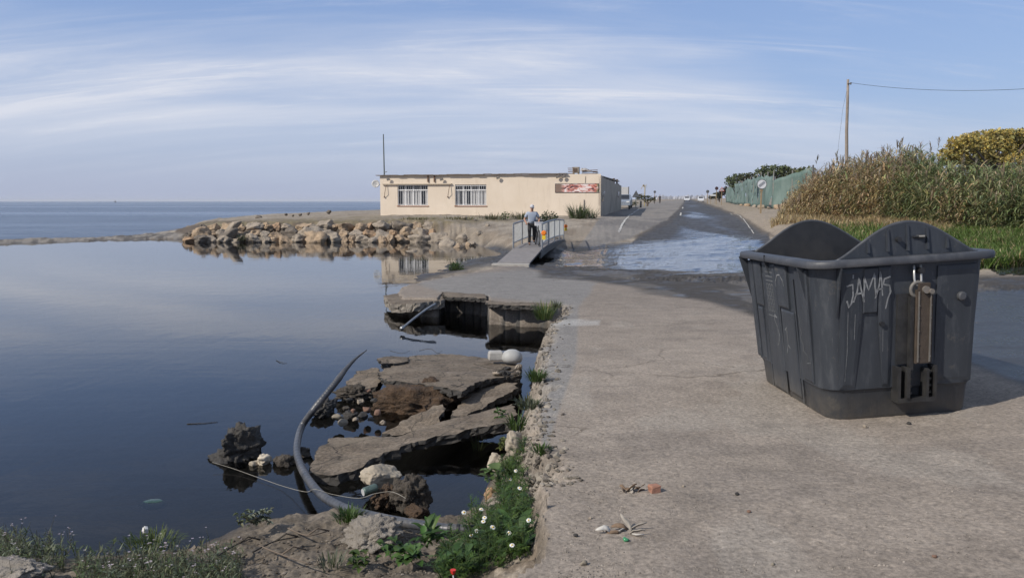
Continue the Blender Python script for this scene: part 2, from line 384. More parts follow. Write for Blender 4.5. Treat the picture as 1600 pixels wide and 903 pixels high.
def height(x, y, full=False):
    cw = np.array([c[2] for c in COAST]); cs = np.array([c[3] for c in COAST])
    wob = (fbm(x * 1.3, y * 1.3, 3, 4) - 0.5)
    dist = np.hypot(x, y); amp = np.clip(dist * 0.035, 0.25, 1.2)
    sc, seg = poly_sd(x, y, COAST); sc2 = sc + wob * amp * np.clip(cw[seg], 0, 1.5)
    w = cw[seg]; sl = cs[seg]
    zn = np.clip(natT(x, y), -1.2, 8)
    n1 = fbm(x * 0.9, y * 0.9, 11, 5) - 0.5; n2 = fbm(x * 6, y * 6, 21, 4) - 0.5
    zn = zn + (fbm(x * 1.8, y * 1.8, 24, 3) - .5) * .22 * ((dist > 40) & (dist < 90) & (x < -12)) * (zn < .1) + n1 * 0.10 * np.clip(dist / 12, 0.8, 1.6) + n2 * 0.07 + (fbm(x * 15, y * 15, 23, 3) - .5) * .045 * (dist < 9)
    land = sstep(0, 1, sc2 / w)
    z = np.where(sc2 > 0, (WATER - 0.015) + (zn - WATER + 0.015) * land, WATER - 0.015 - np.minimum(-sc2 * sl, 1.6) + n2 * 0.06 * np.clip(-sc2 * 2, 0, 1))
    z = np.where((sc2 > 0) & (zn < WATER), np.maximum(zn, WATER - .05), z)
    sp, seg2 = poly_sd(x, y, PAVP); pw = np.array([c[2] for c in PAVP])[seg2]
    near = np.clip(pw * 1.2, 0.05, 0.3)
    spn = sp + (fbm(x * 5, y * 5, 31, 4) - 0.5) * near * 0.9 + (fbm(x * 1.6, y * 1.6, 33, 2) - 0.5) * near * 0.7
    zp = pavT(x, y) + (fbm(x * 0.8, y * 0.8, 41, 3) - 0.5) * 0.035 + (vnoise(x * 25, y * 25, 45) - 0.5) * 0.004
    rub = (pw > 0.15) & (pw < 0.5)
    shoulder = np.where(rub, 1 - sstep(0.05, 0.34, spn + (fbm(x * 3, y * 3, 35, 3) - .5) * .2), 0)
    zp = zp - shoulder * (0.01 + 0.16 * (fbm(x * 11, y * 11, 36, 5)) + .10 * (vnoise(x * 26, y * 26, 37) - .5))
    b = sstep(0, 1, spn / np.minimum(pw, 3) + 0.0)
    z2 = z + (zp - z) * b + np.where((b > .02) & (b < .98) & (dist < 24), (fbm(x * 14, y * 14, 38, 4) - .5) * .16, 0)
    if full: return z2, sc2, spn, pw, shoulder, seg, n1, n2
    return z2
GZ, SC, SP, PW, SHO, SEG, N1, N2 = height(GX, GY, True)
def gz(x, y): return float(height(np.array([x], float), np.array([y], float))[0])
def onG(px, py, z0=-0.3):                     # pixel -> point on the ground
    z = z0
    for _ in range(12): p = P(px, py, z); z = 0.5 * z + 0.5 * gz(p.x, p.y)
    p = P(px, py, z); return Vector((p.x, p.y, gz(p.x, p.y)))

# --- what each patch of ground is made of
QX, QY = project(GX, GY, GZ)
def pm(poly, soft=4.0, wob=8.0, fr=0.5, s=60):
    sd, _ = poly_sd(QX, QY, poly)
    sd = sd + (fbm(GX * fr, GY * fr, s, 4) - 0.5) * 2 * wob
    return sstep(-soft, soft, sd)
f1 = fbm(GX * 0.35, GY * 0.35, 71, 5); f2 = fbm(GX * 2.2, GY * 2.2, 72, 5); f3 = fbm(GX * 9, GY * 9, 73, 4)
alb = np.zeros(GX.shape + (3,)); wet = np.zeros(GX.shape)
def paint(c, m):
    global alb
    alb = alb * (1 - m[..., None]) + np.array(c) * m[..., None]
one = np.ones(GX.shape)
paint((.23, .195, .155), one)                                                    # sandy earth
paint((.30, .26, .21), sstep(.45, .62, f1) * .7); paint((.15, .12, .09), sstep(.55, .68, fbm(GX * .9, GY * .9, 79, 5)) * .6)
gapm = pm([(275,380),(275,356),(330,345),(680,344),(690,360),(680,384)], 2, 2); paint((.085, .065, .048), gapm * .9)
near_bank = (GY < 9) * 1.0
paint((.105, .087, .067), near_bank); paint((.15, .126, .10), near_bank * sstep(.45, .65, f2))
# building lot: dry grass and gravel
lot = pm([(300,348),(600,338),(800,337),(800,345),(700,352),(560,352),(330,356)], 3, 4)
paint((.17, .14, .085), lot * sstep(.3, .6, f2))
spit = pm([(-600,390),(-600,374),(100,370),(250,362),(290,366),(270,378),(0,386)], 2, 2); paint((.215, .195, .172), spit); paint((.09, .082, .075), spit * sstep(.48, .58, fbm(GX * 2.4, GY * 2.4, 83, 3)) * .85)
mud = pm([(600,455),(625,430),(690,404),(770,384),(800,388),(850,386),(900,384),(1000,382),(1010,430),(900,432),(770,415),(690,430)], 5, 6)
paint((.06, .058, .056), mud); wet = np.maximum(wet, mud * 0.55 * sstep(.35, .6, f2))
grassv = pm([(1440,352),(1900,345),(1900,424),(1500,416)], 5, 8); paint((.085, .09, .04), grassv)
bank_r = pm([(1205,372),(1120,316),(1160,312),(1290,330),(1330,380)], 5, 6); paint((.25, .21, .165), bank_r)
# paved surfaces
pav = sstep(0.02, 0.12, SP) * (PW < 5) * (GY < 40)
paint((.245, .209, .174), pav); paint((.275, .236, .198), pav * sstep(.46, .66, f1) * .6); paint((.19, .16, .133), pav * sstep(.50, .72, f2) * .35)
paint((.14, .122, .108), pav * sstep(.62, .72, fbm(GX * .9, GY * 2.2, 90, 4)) * .3)
paint((.28, .25, .215), pav * sstep(.60, .70, fbm(GX * 1.7, GY * .8, 91, 5)) * .5)
paint((.185, .158, .134), pav * sstep(9, 17, GY) * .75)
cement = pm([(850,705),(872,640),(900,560),(905,478),(935,440),(820,420),(700,432),(650,442),(690,456),(860,474),(832,540),(845,600)], 4, 4)
paint((.185, .183, .18), pav * cement * .7)
paint((.40, .39, .375), pav * pm([(856,500),(940,499),(936,508),(852,510)], 2, 3, 3.0) * .5)
SHO = SHO * sstep(-.12, -.02, SP) * (GY < 24); paint((.195, .168, .138), np.clip(SHO * 1.2, 0, 1)); paint((.27, .24, .2), np.clip(SHO, 0, 1) * sstep(.5, .6, f3) * .6); paint((.12, .1, .08), np.clip(SHO, 0, 1) * sstep(.50, .60, fbm(GX * 6, GY * 6, 81, 4)) * .8)
side = ((PW < 0.45) & (SP > -0.2) & (SP < 0.03) & (GY < 24)) * 1.0
paint((.24, .205, .165), side); paint((.16, .13, .1), side * sstep(.45, .6, f3))
lips = ((PW < 0.12) & (SP > 0.0) & (SP < 0.07) & (GY > 12)) * 1.0; paint((.06, .058, .055), lips)
gravel = pm([(850,428),(960,446),(1080,470),(1180,497),(1200,530),(1500,560),(1700,560),(2900,620),(2900,430),(1700,430),(1180,424),(900,416),(830,416)], 5, 9)
paint((.054, .049, .045), gravel * (SP > -8)); wet = np.maximum(wet, gravel * (.1 + .45 * sstep(.5, .68, f2)))
paint((.13, .12, .11), gravel * sstep(.58, .66, fbm(GX * 1.2, GY * .5, 77, 4)) * .6)
wetr = pm([(1180,500),(1440,470),(1700,440),(2900,450),(2900,860),(2300,760),(1700,640),(1560,590),(1480,560),(1200,540)], 8, 12)
paint((.05, .05, .052), wetr); wet = np.maximum(wet, wetr * .75)
# the road beyond the ford
apron = pm([(905,384),(940,338),(985,323),(1030,315),(1068,311.5),(1071,313),(1062,330),(1040,345),(985,372),(930,384)], 1.5, 2)
paint((.20, .185, .17), apron); paint((.15, .14, .132), apron * sstep(.45, .62, f1))
lane = pm([(975,390),(1000,368),(1045,342),(1064,325),(1071,311.5),(1078,311.5),(1100,317),(1150,336),(1200,366),(1215,400),(1000,400)], 1.5, 2.5, .3)
paint((.062, .062, .066), lane); wet = np.maximum(wet, lane * .3)
shine = pm([(1050,372),(1062,345),(1070,320),(1078,313),(1098,320),(1130,338),(1165,366),(1130,380)], 18, 10, .25)
wet = np.maximum(wet, lane * shine * (.45 + .5 * sstep(.38, .68, fbm(GX * .4, GY * .06, 88, 3))))
mudtrack = pm([(1075,311),(1100,316),(1160,338),(1215,372),(1190,366),(1145,336),(1095,318)], 1.5, 2, .3); paint((.1, .085, .07), mudtrack * .85)
mudl = pm([(985,372),(1040,345),(1058,330),(1066,318),(1068,318),(1063,332),(1050,347),(1000,372)], 1.5, 2.5, .3); paint((.075, .066, .058), mudl * .8)
paint((.09, .085, .08), lane * sstep(.55, .7, f2) * .3)
bed = (SC < -0.02) & (SP < 0.0)
sub = np.clip(-SC / 4.5, 0, 1) ** .8 * bed  # bed colour darkens offshore, in place of light absorbed by deep water
paint((.17, .13, .09), bed * 1.0); paint((.09, .07, .05), bed * sstep(.45, .6, f2) * .8); paint((.036, .030, .023), sub)
tide = sstep(.09, .01, GZ - WATER) * (SP < 0.02); paint((.055, .045, .036), tide * .7 * (GY < 30)); wet = np.maximum(wet, tide * .35)

# --- split in objects
nr, nc = GX.shape
idx = np.arange(nr * nc).reshape(nr, nc)
quads = np.stack([idx[:-1, :-1], idx[:-1, 1:], idx[1:, 1:], idx[1:, :-1]], -1).reshape(-1, 4)
def cen(a): return ((a[:-1, :-1] + a[1:, 1:]) * 0.5).ravel()
cSP, cSC, cGY, cGX, cPW = cen(SP), cen(SC), cen(GY), cen(GX), cen(PW)
croad = (cen(apron) + cen(lane) > 0.5)
region = np.full(len(quads), 0)                                    # ground
region[cSC < 0] = 1                                                # lagoon bed
region[cen(spit) > .5] = np.where(cSC[cen(spit) > .5] > 0, 4, 1)
region[(cen(mud) > .5) & (cSC >= 0)] = 5
region[(cSP > -0.02)] = 2
region[croad & (region != 2)] = 3
def ground_mat():
    t = NT('ground_surface'); c = t.attr('albedo'); w = t.attr('wet', False)
    n1 = t.noise(34, 8, .8); n2 = t.noise(3.2, 8, .72); sp = t.voro(95); st = t.voro(28)
    c = t.mix(1.0, c, t.grey(t.ramp(n1, .33, .67, .55, 1.5)), 'MULTIPLY')
    c = t.mix(1.0, c, t.grey(t.ramp(n2, .33, .67, .84, 1.16)), 'MULTIPLY')
    c = t.mix(t.math('MULTIPLY', t.ramp(sp, .18, .10), t.ramp(t.noise(19, 2), .45, .62)), c, t.mix(1.0, c, (2.1, 2.0, 1.9), 'MULTIPLY'))
    c = t.mix(t.math('MULTIPLY', t.ramp(st, .16, .11), t.ramp(t.noise(7, 2, loc=(4, 1, 0)), .55, .66)), c, t.mix(1.0, c, (.5, .48, .46), 'MULTIPLY'))
    c = t.mix(w, c, t.mix(1.0, c, (.55, .55, .57), 'MULTIPLY'))
    crk = t.n('ShaderNodeTexVoronoi', feature='DISTANCE_TO_EDGE'); mpv = t.n('ShaderNodeMapping'); t.l(t.tc(), mpv.inputs[0]); nzv = t.n('ShaderNodeTexNoise'); t.l(t.tc(), nzv.inputs['Vector']); nzv.inputs['Scale'].default_value = 1.8; nzv.inputs['Detail'].default_value = 6; va = t.n('ShaderNodeVectorMath', operation='MULTIPLY_ADD'); t.l(nzv.outputs['Color'], va.inputs[0]); va.inputs[1].default_value = (.9, .9, 0); t.l(t.tc(), va.inputs[2]); t.l(va.outputs[0], crk.inputs['Vector']); crk.inputs['Scale'].default_value = .55
    cm = t.math('MULTIPLY', t.ramp(crk.outputs['Distance'], .012, .002), t.ramp(t.noise(.5, 3, .6, loc=(9, 2, 0)), .50, .62)); c = t.mix(t.math('MULTIPLY', cm, .7), c, t.mix(1.0, c, (.35, .33, .3), 'MULTIPLY'))
    ww = t.ramp(t.math('ADD', w, t.ramp(t.noise(1.3, 5, .6), .35, .65, -.12, .12)), .05, .95)
    nb = t.bump(n1, .8, .008); nb = t.bump(st, .25, .008, nb); nb = t.bump(t.noise(11, 4), .35, .02, nb)
    return t.set(c, t.ramp(ww, 0, 1, .95, .16), nb, None, t.ramp(ww, 0, 1, .25, .5))
GM = ground_mat()
VX = np.stack([GX.ravel(), GY.ravel(), GZ.ravel()], -1)
def grid_obj(name, sel, m, dz=0.0, attrs=True, film=None):
    q = quads[sel]; used, inv = np.unique(q.ravel(), return_inverse=True); q = inv.reshape(-1, 4)
    v = VX[used].copy(); v[:, 2] += dz
    me = bpy.data.meshes.new(name); me.vertices.add(len(v)); me.vertices.foreach_set('co', v.ravel())
    me.loops.add(q.size); me.loops.foreach_set('vertex_index', q.ravel()[..., None].ravel().astype(np.int32))
    me.polygons.add(len(q)); me.polygons.foreach_set('loop_start', (np.arange(len(q)) * 4).astype(np.int32))
    me.polygons.foreach_set('use_smooth', np.ones(len(q), bool)); me.update(calc_edges=True); me.validate()
    if attrs:
        a = me.color_attributes.new('albedo', 'FLOAT_COLOR', 'POINT'); a.data.foreach_set('color', np.concatenate([alb.reshape(-1, 3)[used], np.ones((len(used), 1))], 1).ravel())
        b = me.attributes.new('wet', 'FLOAT', 'POINT'); b.data.foreach_set('value', wet.ravel()[used])
    if film is not None: fb_ = me.attributes.new('film', 'FLOAT', 'POINT'); fb_.data.foreach_set('value', film.ravel()[used])
    me.materials.append(m); o = bpy.data.objects.new(name, me); COL.objects.link(o); return o
for i, (nm, lb, ct) in enumerate([('ground', 'sandy earth bank and lot around the road and beach building', 'ground'), ('lagoon_bed', 'muddy bed under the still lagoon water, darkened where deep', 'lagoon bed'),
        ('pavement', 'dusty broken asphalt pavement in the foreground with crumbling edge', 'pavement'), ('road', 'asphalt road running past the beach building, partly wet', 'road'),
        ('gravel_spit', 'thin gravel spit between the still lagoon and the sea', 'gravel spit'), ('mud_flat', 'dark wet mud flat beside and under the footbridge', 'mud')]):
    if (region == i).any(): tag(grid_obj(nm, region == i, GM), lb, ct, kind='structure')

# --- water
def water_mat(name, tint, ior, ripple, scale, sc=(1, 1, 1), rough=0.0, strength=.05):
    t = NT(name); t.t.nodes.remove(t.b)
    nb = t.bump(t.noise(scale, 4, .55, sc=sc, dist=.6), strength, ripple); nb = t.bump(t.noise(scale * .12, 5, .6, sc=(.5, 2.2, 1), dist=1.2), strength * .5, ripple * 3, nb)
    fr = t.n('ShaderNodeFresnel'); fr.inputs[0].default_value = ior; t.l(nb, fr.inputs['Normal'])
    gl = t.n('ShaderNodeBsdfGlossy'); gl.inputs['Roughness'].default_value = rough; gl.inputs[0].default_value = (.95, .96, .975, 1); t.l(nb, gl.inputs['Normal'])
    tr = t.n('ShaderNodeBsdfTransparent'); tr.inputs[0].default_value = (*tint, 1)
    ms = t.n('ShaderNodeMixShader'); t.l(fr.outputs[0], ms.inputs[0]); t.l(tr.outputs[0], ms.inputs[1]); t.l(gl.outputs[0], ms.inputs[2])
    t.l(ms.outputs[0], t.out.inputs[0]); return t.m
LAG = water_mat('lagoon_water', (.72, .68, .58), 1.33, .02, 2.2, (1, .5, 1), .0, .12)
mb = MB()
lp = [(*p[:2],) for p in [P(-1800,870,WATER), P(-300,1000,WATER), P(300,950,WATER), (-0.5, 3.9, 0)]] + [(2.6, 5.5), (2.6, 20), (2.5, 33)] + [tuple(P(a, b, WATER)[:2]) for a, b in ((760,386),(740,381),(600,377),(300,374),(262,372),(100,376.5),(0,378.5),(-700,386))]
mb.add([(x, y, WATER) for x, y in lp], [tuple(range(len(lp)))])
lag = mb.build('lagoon_water', LAG); tag(lag, 'still dark lagoon water mirroring the sky and rock bank', 'water', kind='structure')
if lag.data.polygons[0].normal.z < 0: lag.data.flip_normals()

def sea_mat():
    t = NT('sea_water')
    n = t.noise(.16, 8, .62, sc=(.45, 1.5, 1), dist=.4); n2 = t.noise(.9, 5, .6, sc=(.6, 1.3, 1))
    nb = t.bump(n, .9, 1.6); nb = t.bump(n2, .8, .3, nb)
    streak = t.ramp(t.noise(.0035, 4, .5, sc=(.25, 3.0, 1)), .5, .66)
    c = t.mix(t.ramp(n, .35, .65), (.062, .092, .148), (.125, .165, .232))
    return t.set(t.mix(streak, c, (.17, .23, .33)), t.ramp(streak, 0, 1, .32, .16), nb, None, .5)
mb = MB(); mb.add([(-14000, 20, -.73), (2500, 20, -.73), (9000, 16000, -.73), (-14000, 16000, -.73)], [(0, 1, 2, 3)])
# the sea starts behind the spit; its near edge lies under the lagoon bed and the land
sea_near = [tuple(P(a, b, -.73)[:2]) for a, b in ((-500,384),(0,379),(150,374),(262,369),(330,366),(600,345))]
pts = [(-14000, sea_near[0][1])] + sea_near + [(30, 400), (60, 1300), (9000, 16000), (-14000, 16000)]
mb = MB(); mb.add([(x, y, -.73) for x, y in pts], [tuple(range(len(pts)))])
sea = mb.build('sea', sea_mat()); tag(sea, 'blue rippled sea reaching the hazy horizon', 'sea', kind='structure')
if sea.data.polygons[0].normal.z < 0: sea.data.flip_normals()

# --- thin sheet of water running across the road at the ford
ford = pm([(868,408),(880,394),(930,388),(985,381),(1040,378),(1058,371),(1090,371),(1120,367),(1165,369),(1195,380),(1230,395),(1230,424),(1100,427),(1010,424),(930,417),(885,416)], 4, 5, .4)
strk = fbm(GX * .35 + GY * .08, GY * 1.0, 95, 5, .6)
fs = cen(ford); st_ = cen(strk)
FM = water_mat('puddle_water', (.55, .55, .56), 1.40, .05, 3.0, (.45, 1.6, 1), .05, .5)
def film_mat():                                # running film of water that thins out to bare wet asphalt
    m_ = water_mat('ford_film', (.6, .6, .6), 1.5, .08, 1.1, (.3, 1.9, 1), .05, .35); t_ = NT('unused'); bpy.data.materials.remove(t_.m)
    t_.m = m_; t_.t = m_.node_tree; t_._tc = None; out = [n_ for n_ in t_.t.nodes if n_.type == 'OUTPUT_MATERIAL'][0]; src = out.inputs[0].links[0].from_socket
    k = t_.attr('film', False); n_ = t_.noise(.55, 9, .68, sc=(.42, 2.1, 1), dist=.8); n3 = t_.noise(2.6, 6, .7, sc=(.3, 2.6, 1))
    v = t_.math('ADD', t_.math('MULTIPLY', k, 1.25), t_.math('ADD', t_.math('MULTIPLY', t_.math('SUBTRACT', n_, .5), 2.6), t_.math('MULTIPLY', t_.math('SUBTRACT', n3, .5), 1.1)))
    mx = t_.n('ShaderNodeMixShader'); t_.l(t_.ramp(v, .50, .92), mx.inputs[0]); tr = t_.n('ShaderNodeBsdfTransparent'); t_.l(tr.outputs[0], mx.inputs[1]); t_.l(src, mx.inputs[2]); t_.l(mx.outputs[0], out.inputs[0]); return m_
film_src = pm([(868,408),(880,394),(930,388),(985,382),(1040,378),(1085,374),(1125,370),(1165,370),(1195,380),(1230,395),(1230,424),(1100,427),(1010,424),(930,417),(885,416)], 9, 5, .4)
FILM = film_mat()
tag(grid_obj('ford_water', cen(film_src) > .03, FILM, .012, False, film_src), 'shallow water running over the road at the ford', 'shallow water running over the road at the ford', 'water', kind='structure')
pud = pm([(1535,416),(1660,412),(1700,432),(1560,430)], 1.5, 3, .5)
tag(grid_obj('puddle', cen(pud) > .5, FM, .02, False), 'brown puddle at the foot of the green grass verge', 'puddle', kind='structure')

# --- painted road lines
LINE = mat('worn_white_paint', (.46, .45, .42), .8, 0, 6, .3, .1, dirt=(.2, .185, .165), dirt_amt=.9)
def line_strip(pix, w):
    m_ = MB(); pts = [q if isinstance(q, Vector) else onG(*q, .4) for q in pix]; dense = []
    for a, b in zip(pts, pts[1:]):
        for i in range(12): dense.append(a.lerp(b, i / 12))
    dense.append(pts[-1]); vs = []
    for i, p in enumerate(dense):
        t = (dense[min(i + 1, len(dense) - 1)] - dense[max(i - 1, 0)]); t.z = 0; t.normalize(); s = Vector((t.y, -t.x, 0))
        for q in (p - s * w / 2, p + s * w / 2): vs.append((q.x, q.y, gz(q.x, q.y) + .018))
    m_.add(vs, [(2 * i, 2 * i + 1, 2 * i + 3, 2 * i + 2) for i in range(len(dense) - 1)]); return m_
tag(line_strip([(967,363),(973,350),(983,337),(999,326)], .13).build('road_marking', LINE), 'curved white edge line leading past the beach building', 'road marking', kind='structure')
tag(line_strip([Vector((4.27 + .2185 * d_ - .35, d_, 0)) for d_ in (46, 52, 58, 64, 72)], .05).build('road_marking', LINE), 'white edge line on the right of the wet road', 'road marking', kind='structure')
for q in ([(1063,338),(1064,333)], [(1066.5,327),(1067,324)]):
    tag(line_strip(q, .14).build('road_marking', LINE), 'short white dash on the wet road centre', 'road marking', 'white centre dashes', kind='structure')
# ------------------------------------------------------------------ beach building
t = NT('cream_plaster'); c = t.mix(t.ramp(t.noise(.7, 6, .65), .35, .65), (.63, .535, .425), (.68, .585, .475))
c = t.mix(t.ramp(t.noise(2.2, 6, .7, sc=(1, 1, .12)), .56, .75, 0, .5), c, (.45, .36, .27)); c = t.mix(t.ramp(t.noise(.9, 7, .7, loc=(3, 1, 2)), .60, .68, 0, .45), c, (.70, .62, .53)); c = t.mix(t.ramp(t.noise(3.5, 7, .75, loc=(5, 3, 0)), .64, .70, 0, .6), c, (.42, .34, .26))
PLASTER = t.set(c, .88, t.bump(t.noise(9, 5), .25, .02))
PLASTER_D = mat('darker_plaster', (.40, .35, .29), .88, 0, 1.2, .15, .15, dirt=(.16, .145, .13), dirt_amt=.6)  # darker than the front plaster, with dirt blotches
ROOFM = mat('roof_sheet', (.17, .14, .12), .85, 0, 5, .3, .2)
WHITE = mat('white_painted_metal', (.72, .72, .72), .45, 0, 6, .08, .03)
GLASS = mat('window_glass', (.025, .028, .034), .08, 0, 3, .2, 0)
CURT = mat('curtain_cloth', (.42, .42, .42), .8, 0, 20, .2, .1)
TERRA = mat('terracotta', (.33, .16, .09), .8, 0, 12, .2, .1)
RUST = mat('rusty_metal', (.15, .085, .055), .75, .3, 14, .4, .3, dirt=(.07, .05, .04))
GALV = mat('galvanised_metal', (.30, .31, .32), .42, .75, 10, .2, .05)
DARK = mat('dark_metal', (.03, .031, .034), .5, .3, 10, .3, .05)
BLACKP = mat('black_plastic', (.015, .015, .017), .5, 0, 12, .3, .05)

BC = P(938.5, 338, .55); BRZ = math.atan2(-.2134, .977)
bm = Matrix.Translation(BC) @ Matrix.Rotation(BRZ, 4, 'Z'); bmi = bm.inverted()
def wall_px(px, py, yl=0.0):                  # pixel -> local x,z on the front wall plane
    o = bmi @ Vector((0, 0, CAM_Z)); d = bmi.to_3x3() @ ray(px, py); t = (yl - o.y) / d.y; q = o + d * t
    return q.x, q.z
def side_px(px, py):
    o = bmi @ Vector((0, 0, CAM_Z)); d = bmi.to_3x3() @ ray(px, py); t = -o.x / d.x; q = o + d * t
    return q.y, q.z
W0 = wall_px(594.5, 330)[0]; BD = 20.4; H1 = wall_px(860, 272.5)[1]; HS = wall_px(937, 276)[1]
bld = empty('beach_building', BC, BRZ, 'long flat roofed cream building on the beach with two barred windows', 'building')
def hole_wall(mb, x0, x1, z0, z1, holes, dep):
    xs = sorted({x0, x1, *[h[0] for h in holes], *[h[1] for h in holes]}); zs = sorted({z0, z1, *[h[2] for h in holes], *[h[3] for h in holes]})
    for xa, xb in zip(xs, xs[1:]):
        for za, zb in zip(zs, zs[1:]):
            if any(h[0] <= xa and xb <= h[1] and h[2] <= za and zb <= h[3] for h in holes): continue
            mb.add([(xa, 0, za), (xb, 0, za), (xb, 0, zb), (xa, 0, zb)], [(0, 1, 2, 3)])
    for a, b, c, d in holes:
        mb.add([(a, 0, c), (b, 0, c), (b, 0, d), (a, 0, d), (a, dep, c), (b, dep, c), (b, dep, d), (a, dep, d)], [(0, 4, 5, 1), (1, 5, 6, 2), (2, 6, 7, 3), (3, 7, 4, 0)])
wins = []
for (a, b) in ((621.5, 668.5), (711, 760)):
    xa, za = wall_px(a, 321.5); xb, zb = wall_px(b, 288.5); wins.append((xa, xb, za, zb))
mb = MB(); hole_wall(mb, W0, -0.02, -1.0, H1, wins, .25)
mb.build('wall', PLASTER, bld, recalc=False)
mb = MB(); mb.box((W0, .3, -1), (W0 + .2, BD, H1 - .1)); mb.box((W0 + .2, BD - .2, -1), (-.22, BD, HS - .15))
mb.build('wall', PLASTER, bld)
mb = MB(); 
prof = [(0, -1), (BD, -1), (BD, HS - .35), (BD * .55, HS - .25), (BD * .55, HS - .12), (1.8, HS - .05), (1.8, HS + .1), (0, HS + .02)]
mb.add([(-.0, y, z) for y, z in prof] + [(-.2, y, z) for y, z in prof], [tuple(range(8)), tuple(reversed(range(8, 16)))] + [(i, 8 + i, 8 + (i + 1) % 8, (i + 1) % 8) for i in range(8)])
sw = mb.build('side_wall', PLASTER_D, bld); sw['label'] = 'darker side wall with dirt blotches, facing the road'
mb = MB()
rng = random.Random(5)
n = 26; xr = wall_px(886, 272)[0]
for i in range(n):
    a = W0 - .3 + (xr - W0 + .3) * i / n; b_ = W0 - .3 + (xr - W0 + .3) * (i + 1) / n; dz = rng.uniform(-.02, .02) + .06 * i / n - .03
    mb.box((a, -.22 + rng.uniform(-.05, .03), H1 + dz), (b_ - .004, .4, H1 + .06 + dz))
mb.build('eaves', ROOFM, bld)
mb = MB(); mb.box((W0 + .2, .25, H1 - .16), (-.2, BD - .2, H1 - .06)); mb.build('roof', ROOFM, bld)
for k, (xa, xb, za, zb) in enumerate(wins):
    w = empty('window', (0, 0, 0)); w.parent = bld
    fr = MB(); y = .16; w_ = .05
    fr.box((xa, y, za), (xa + w_, y + .05, zb)); fr.box((xb - w_, y, za), (xb, y + .05, zb)); fr.box((xa + w_, y, za), (xb - w_, y + .05, za + w_)); fr.box((xa + w_, y, zb - w_), (xb - w_, y + .05, zb))
    zt = za + (zb - za) * .74
    fr.box((xa + w_, y - .012, zt - .045), (xb - w_, y + .05, zt + .045))
    for i in (1, 2, 3):
        xm = xa + (xb - xa) * i / 4; fr.box((xm - .045, y - .004, za + w_), (xm + .045, y + .045, zt - .045)); fr.box((xm - .03, y - .004, zt + .045), (xm + .03, y + .045, zb - w_))
    fr.build('frame', WHITE, w)
    g = MB(); g.box((xa + .02, y + .06, za + .02), (xb - .02, y + .075, zb - .02)); g.build('pane', GLASS, w)
    cu = MB()
    for i in range(4):
        for s in (0, 1):
            u0 = xa + (xb - xa) * (i + (.12 if s == 0 else .58)) / 4; u1 = u0 + (xb - xa) * .085
            pts = [(u0 + (u1 - u0) * j / 8, y + .054 - .0 + .004 * (j % 2)) for j in range(9)]
            if rng.random() < .75: cu.add([(px_, py_, za + .08) for px_, py_ in pts] + [(px_, py_, zt - .06) for px_, py_ in pts], [(j, j + 1, j + 10, j + 9) for j in range(8)])
    cu.build('curtain', CURT, w)
    br = MB()
    nb_ = 15
    for i in range(nb_):
        xm = xa + .05 + (xb - xa - .1) * i / (nb_ - 1); br.tube([(xm, .05, za + .03), (xm, .05, zb - .03)], .011, 5)
    for zz in (za + .1, zt, zb - .1): br.box((xa, .035, zz - .014), (xb, .045, zz + .014))
    br.build('grille', WHITE, w)
    s = MB(); s.box((xa - .06, -.05, za - .07), (xb + .06, .2, za - .002)); s.build('sill', TERRA, w)
# awning rail over the left window with its brackets
xa, za = wall_px(598, 288); xb, zb = wall_px(706, 287)
mb = MB(); mb.box((xa, -.16, za - .05), (xb, -.02, za + .05)); aw = mb.build('awning_rail', mat('rail_paint', (.50, .42, .32), .7, 0, 8, .15, .1), bld)
mb = MB()
for px_ in (601, 700):
    x0, z0 = wall_px(px_ + 3, 290); x1, z1 = wall_px(px_, 308); xm, zm = wall_px(px_ + 2, 300)
    mb = MB(); mb.tube([(x0, -.1, z0), (xm, -.22, zm), (x1, -.08, z1)], .022, 6); mb.box((x1 - .04, -.1, z1 - .05), (x1 + .04, -.01, z1 + .04)); mb.build('awning_arm', RUST, aw)
for px_ in (669, 679):
    x0, z0 = wall_px(px_, 284); mb = MB(); mb.box((x0 - .05, -.1, z0 - .03), (x0 + .05, -.012, H1 - .04)); mb.build('bracket', RUST, bld)
for px_, py_ in ((608, 280), (691, 280), (779, 277.5), (872, 276), (881, 276)):
    x0, z0 = wall_px(px_, py_); sp = MB(); m_ = Matrix.Translation((x0, -.22, z0 - .02)) @ Matrix.Rotation(.7, 4, 'X') @ Matrix.Rotation(.5, 4, 'Z')
    sp.box((-.13, -.06, -.09), (.13, .06, .09), m_); sp.tube([(x0 - .15, -.012, z0 + .12), (x0, -.2, z0 + .05)], .02, 6)
    f_ = sp.build('floodlight', mat('floodlight_housing', (.2, .17, .14), .5, .4, 8, .2, .05), bld)
    l_ = MB(); l_.box((-.11, -.066, -.07), (.11, -.061, .07), m_); l_.build('lens', mat('floodlight_lens', (.5, .5, .48), .15, 0, 6, .1, 0), f_)
x0, z0 = wall_px(1006 - 168, 275); 
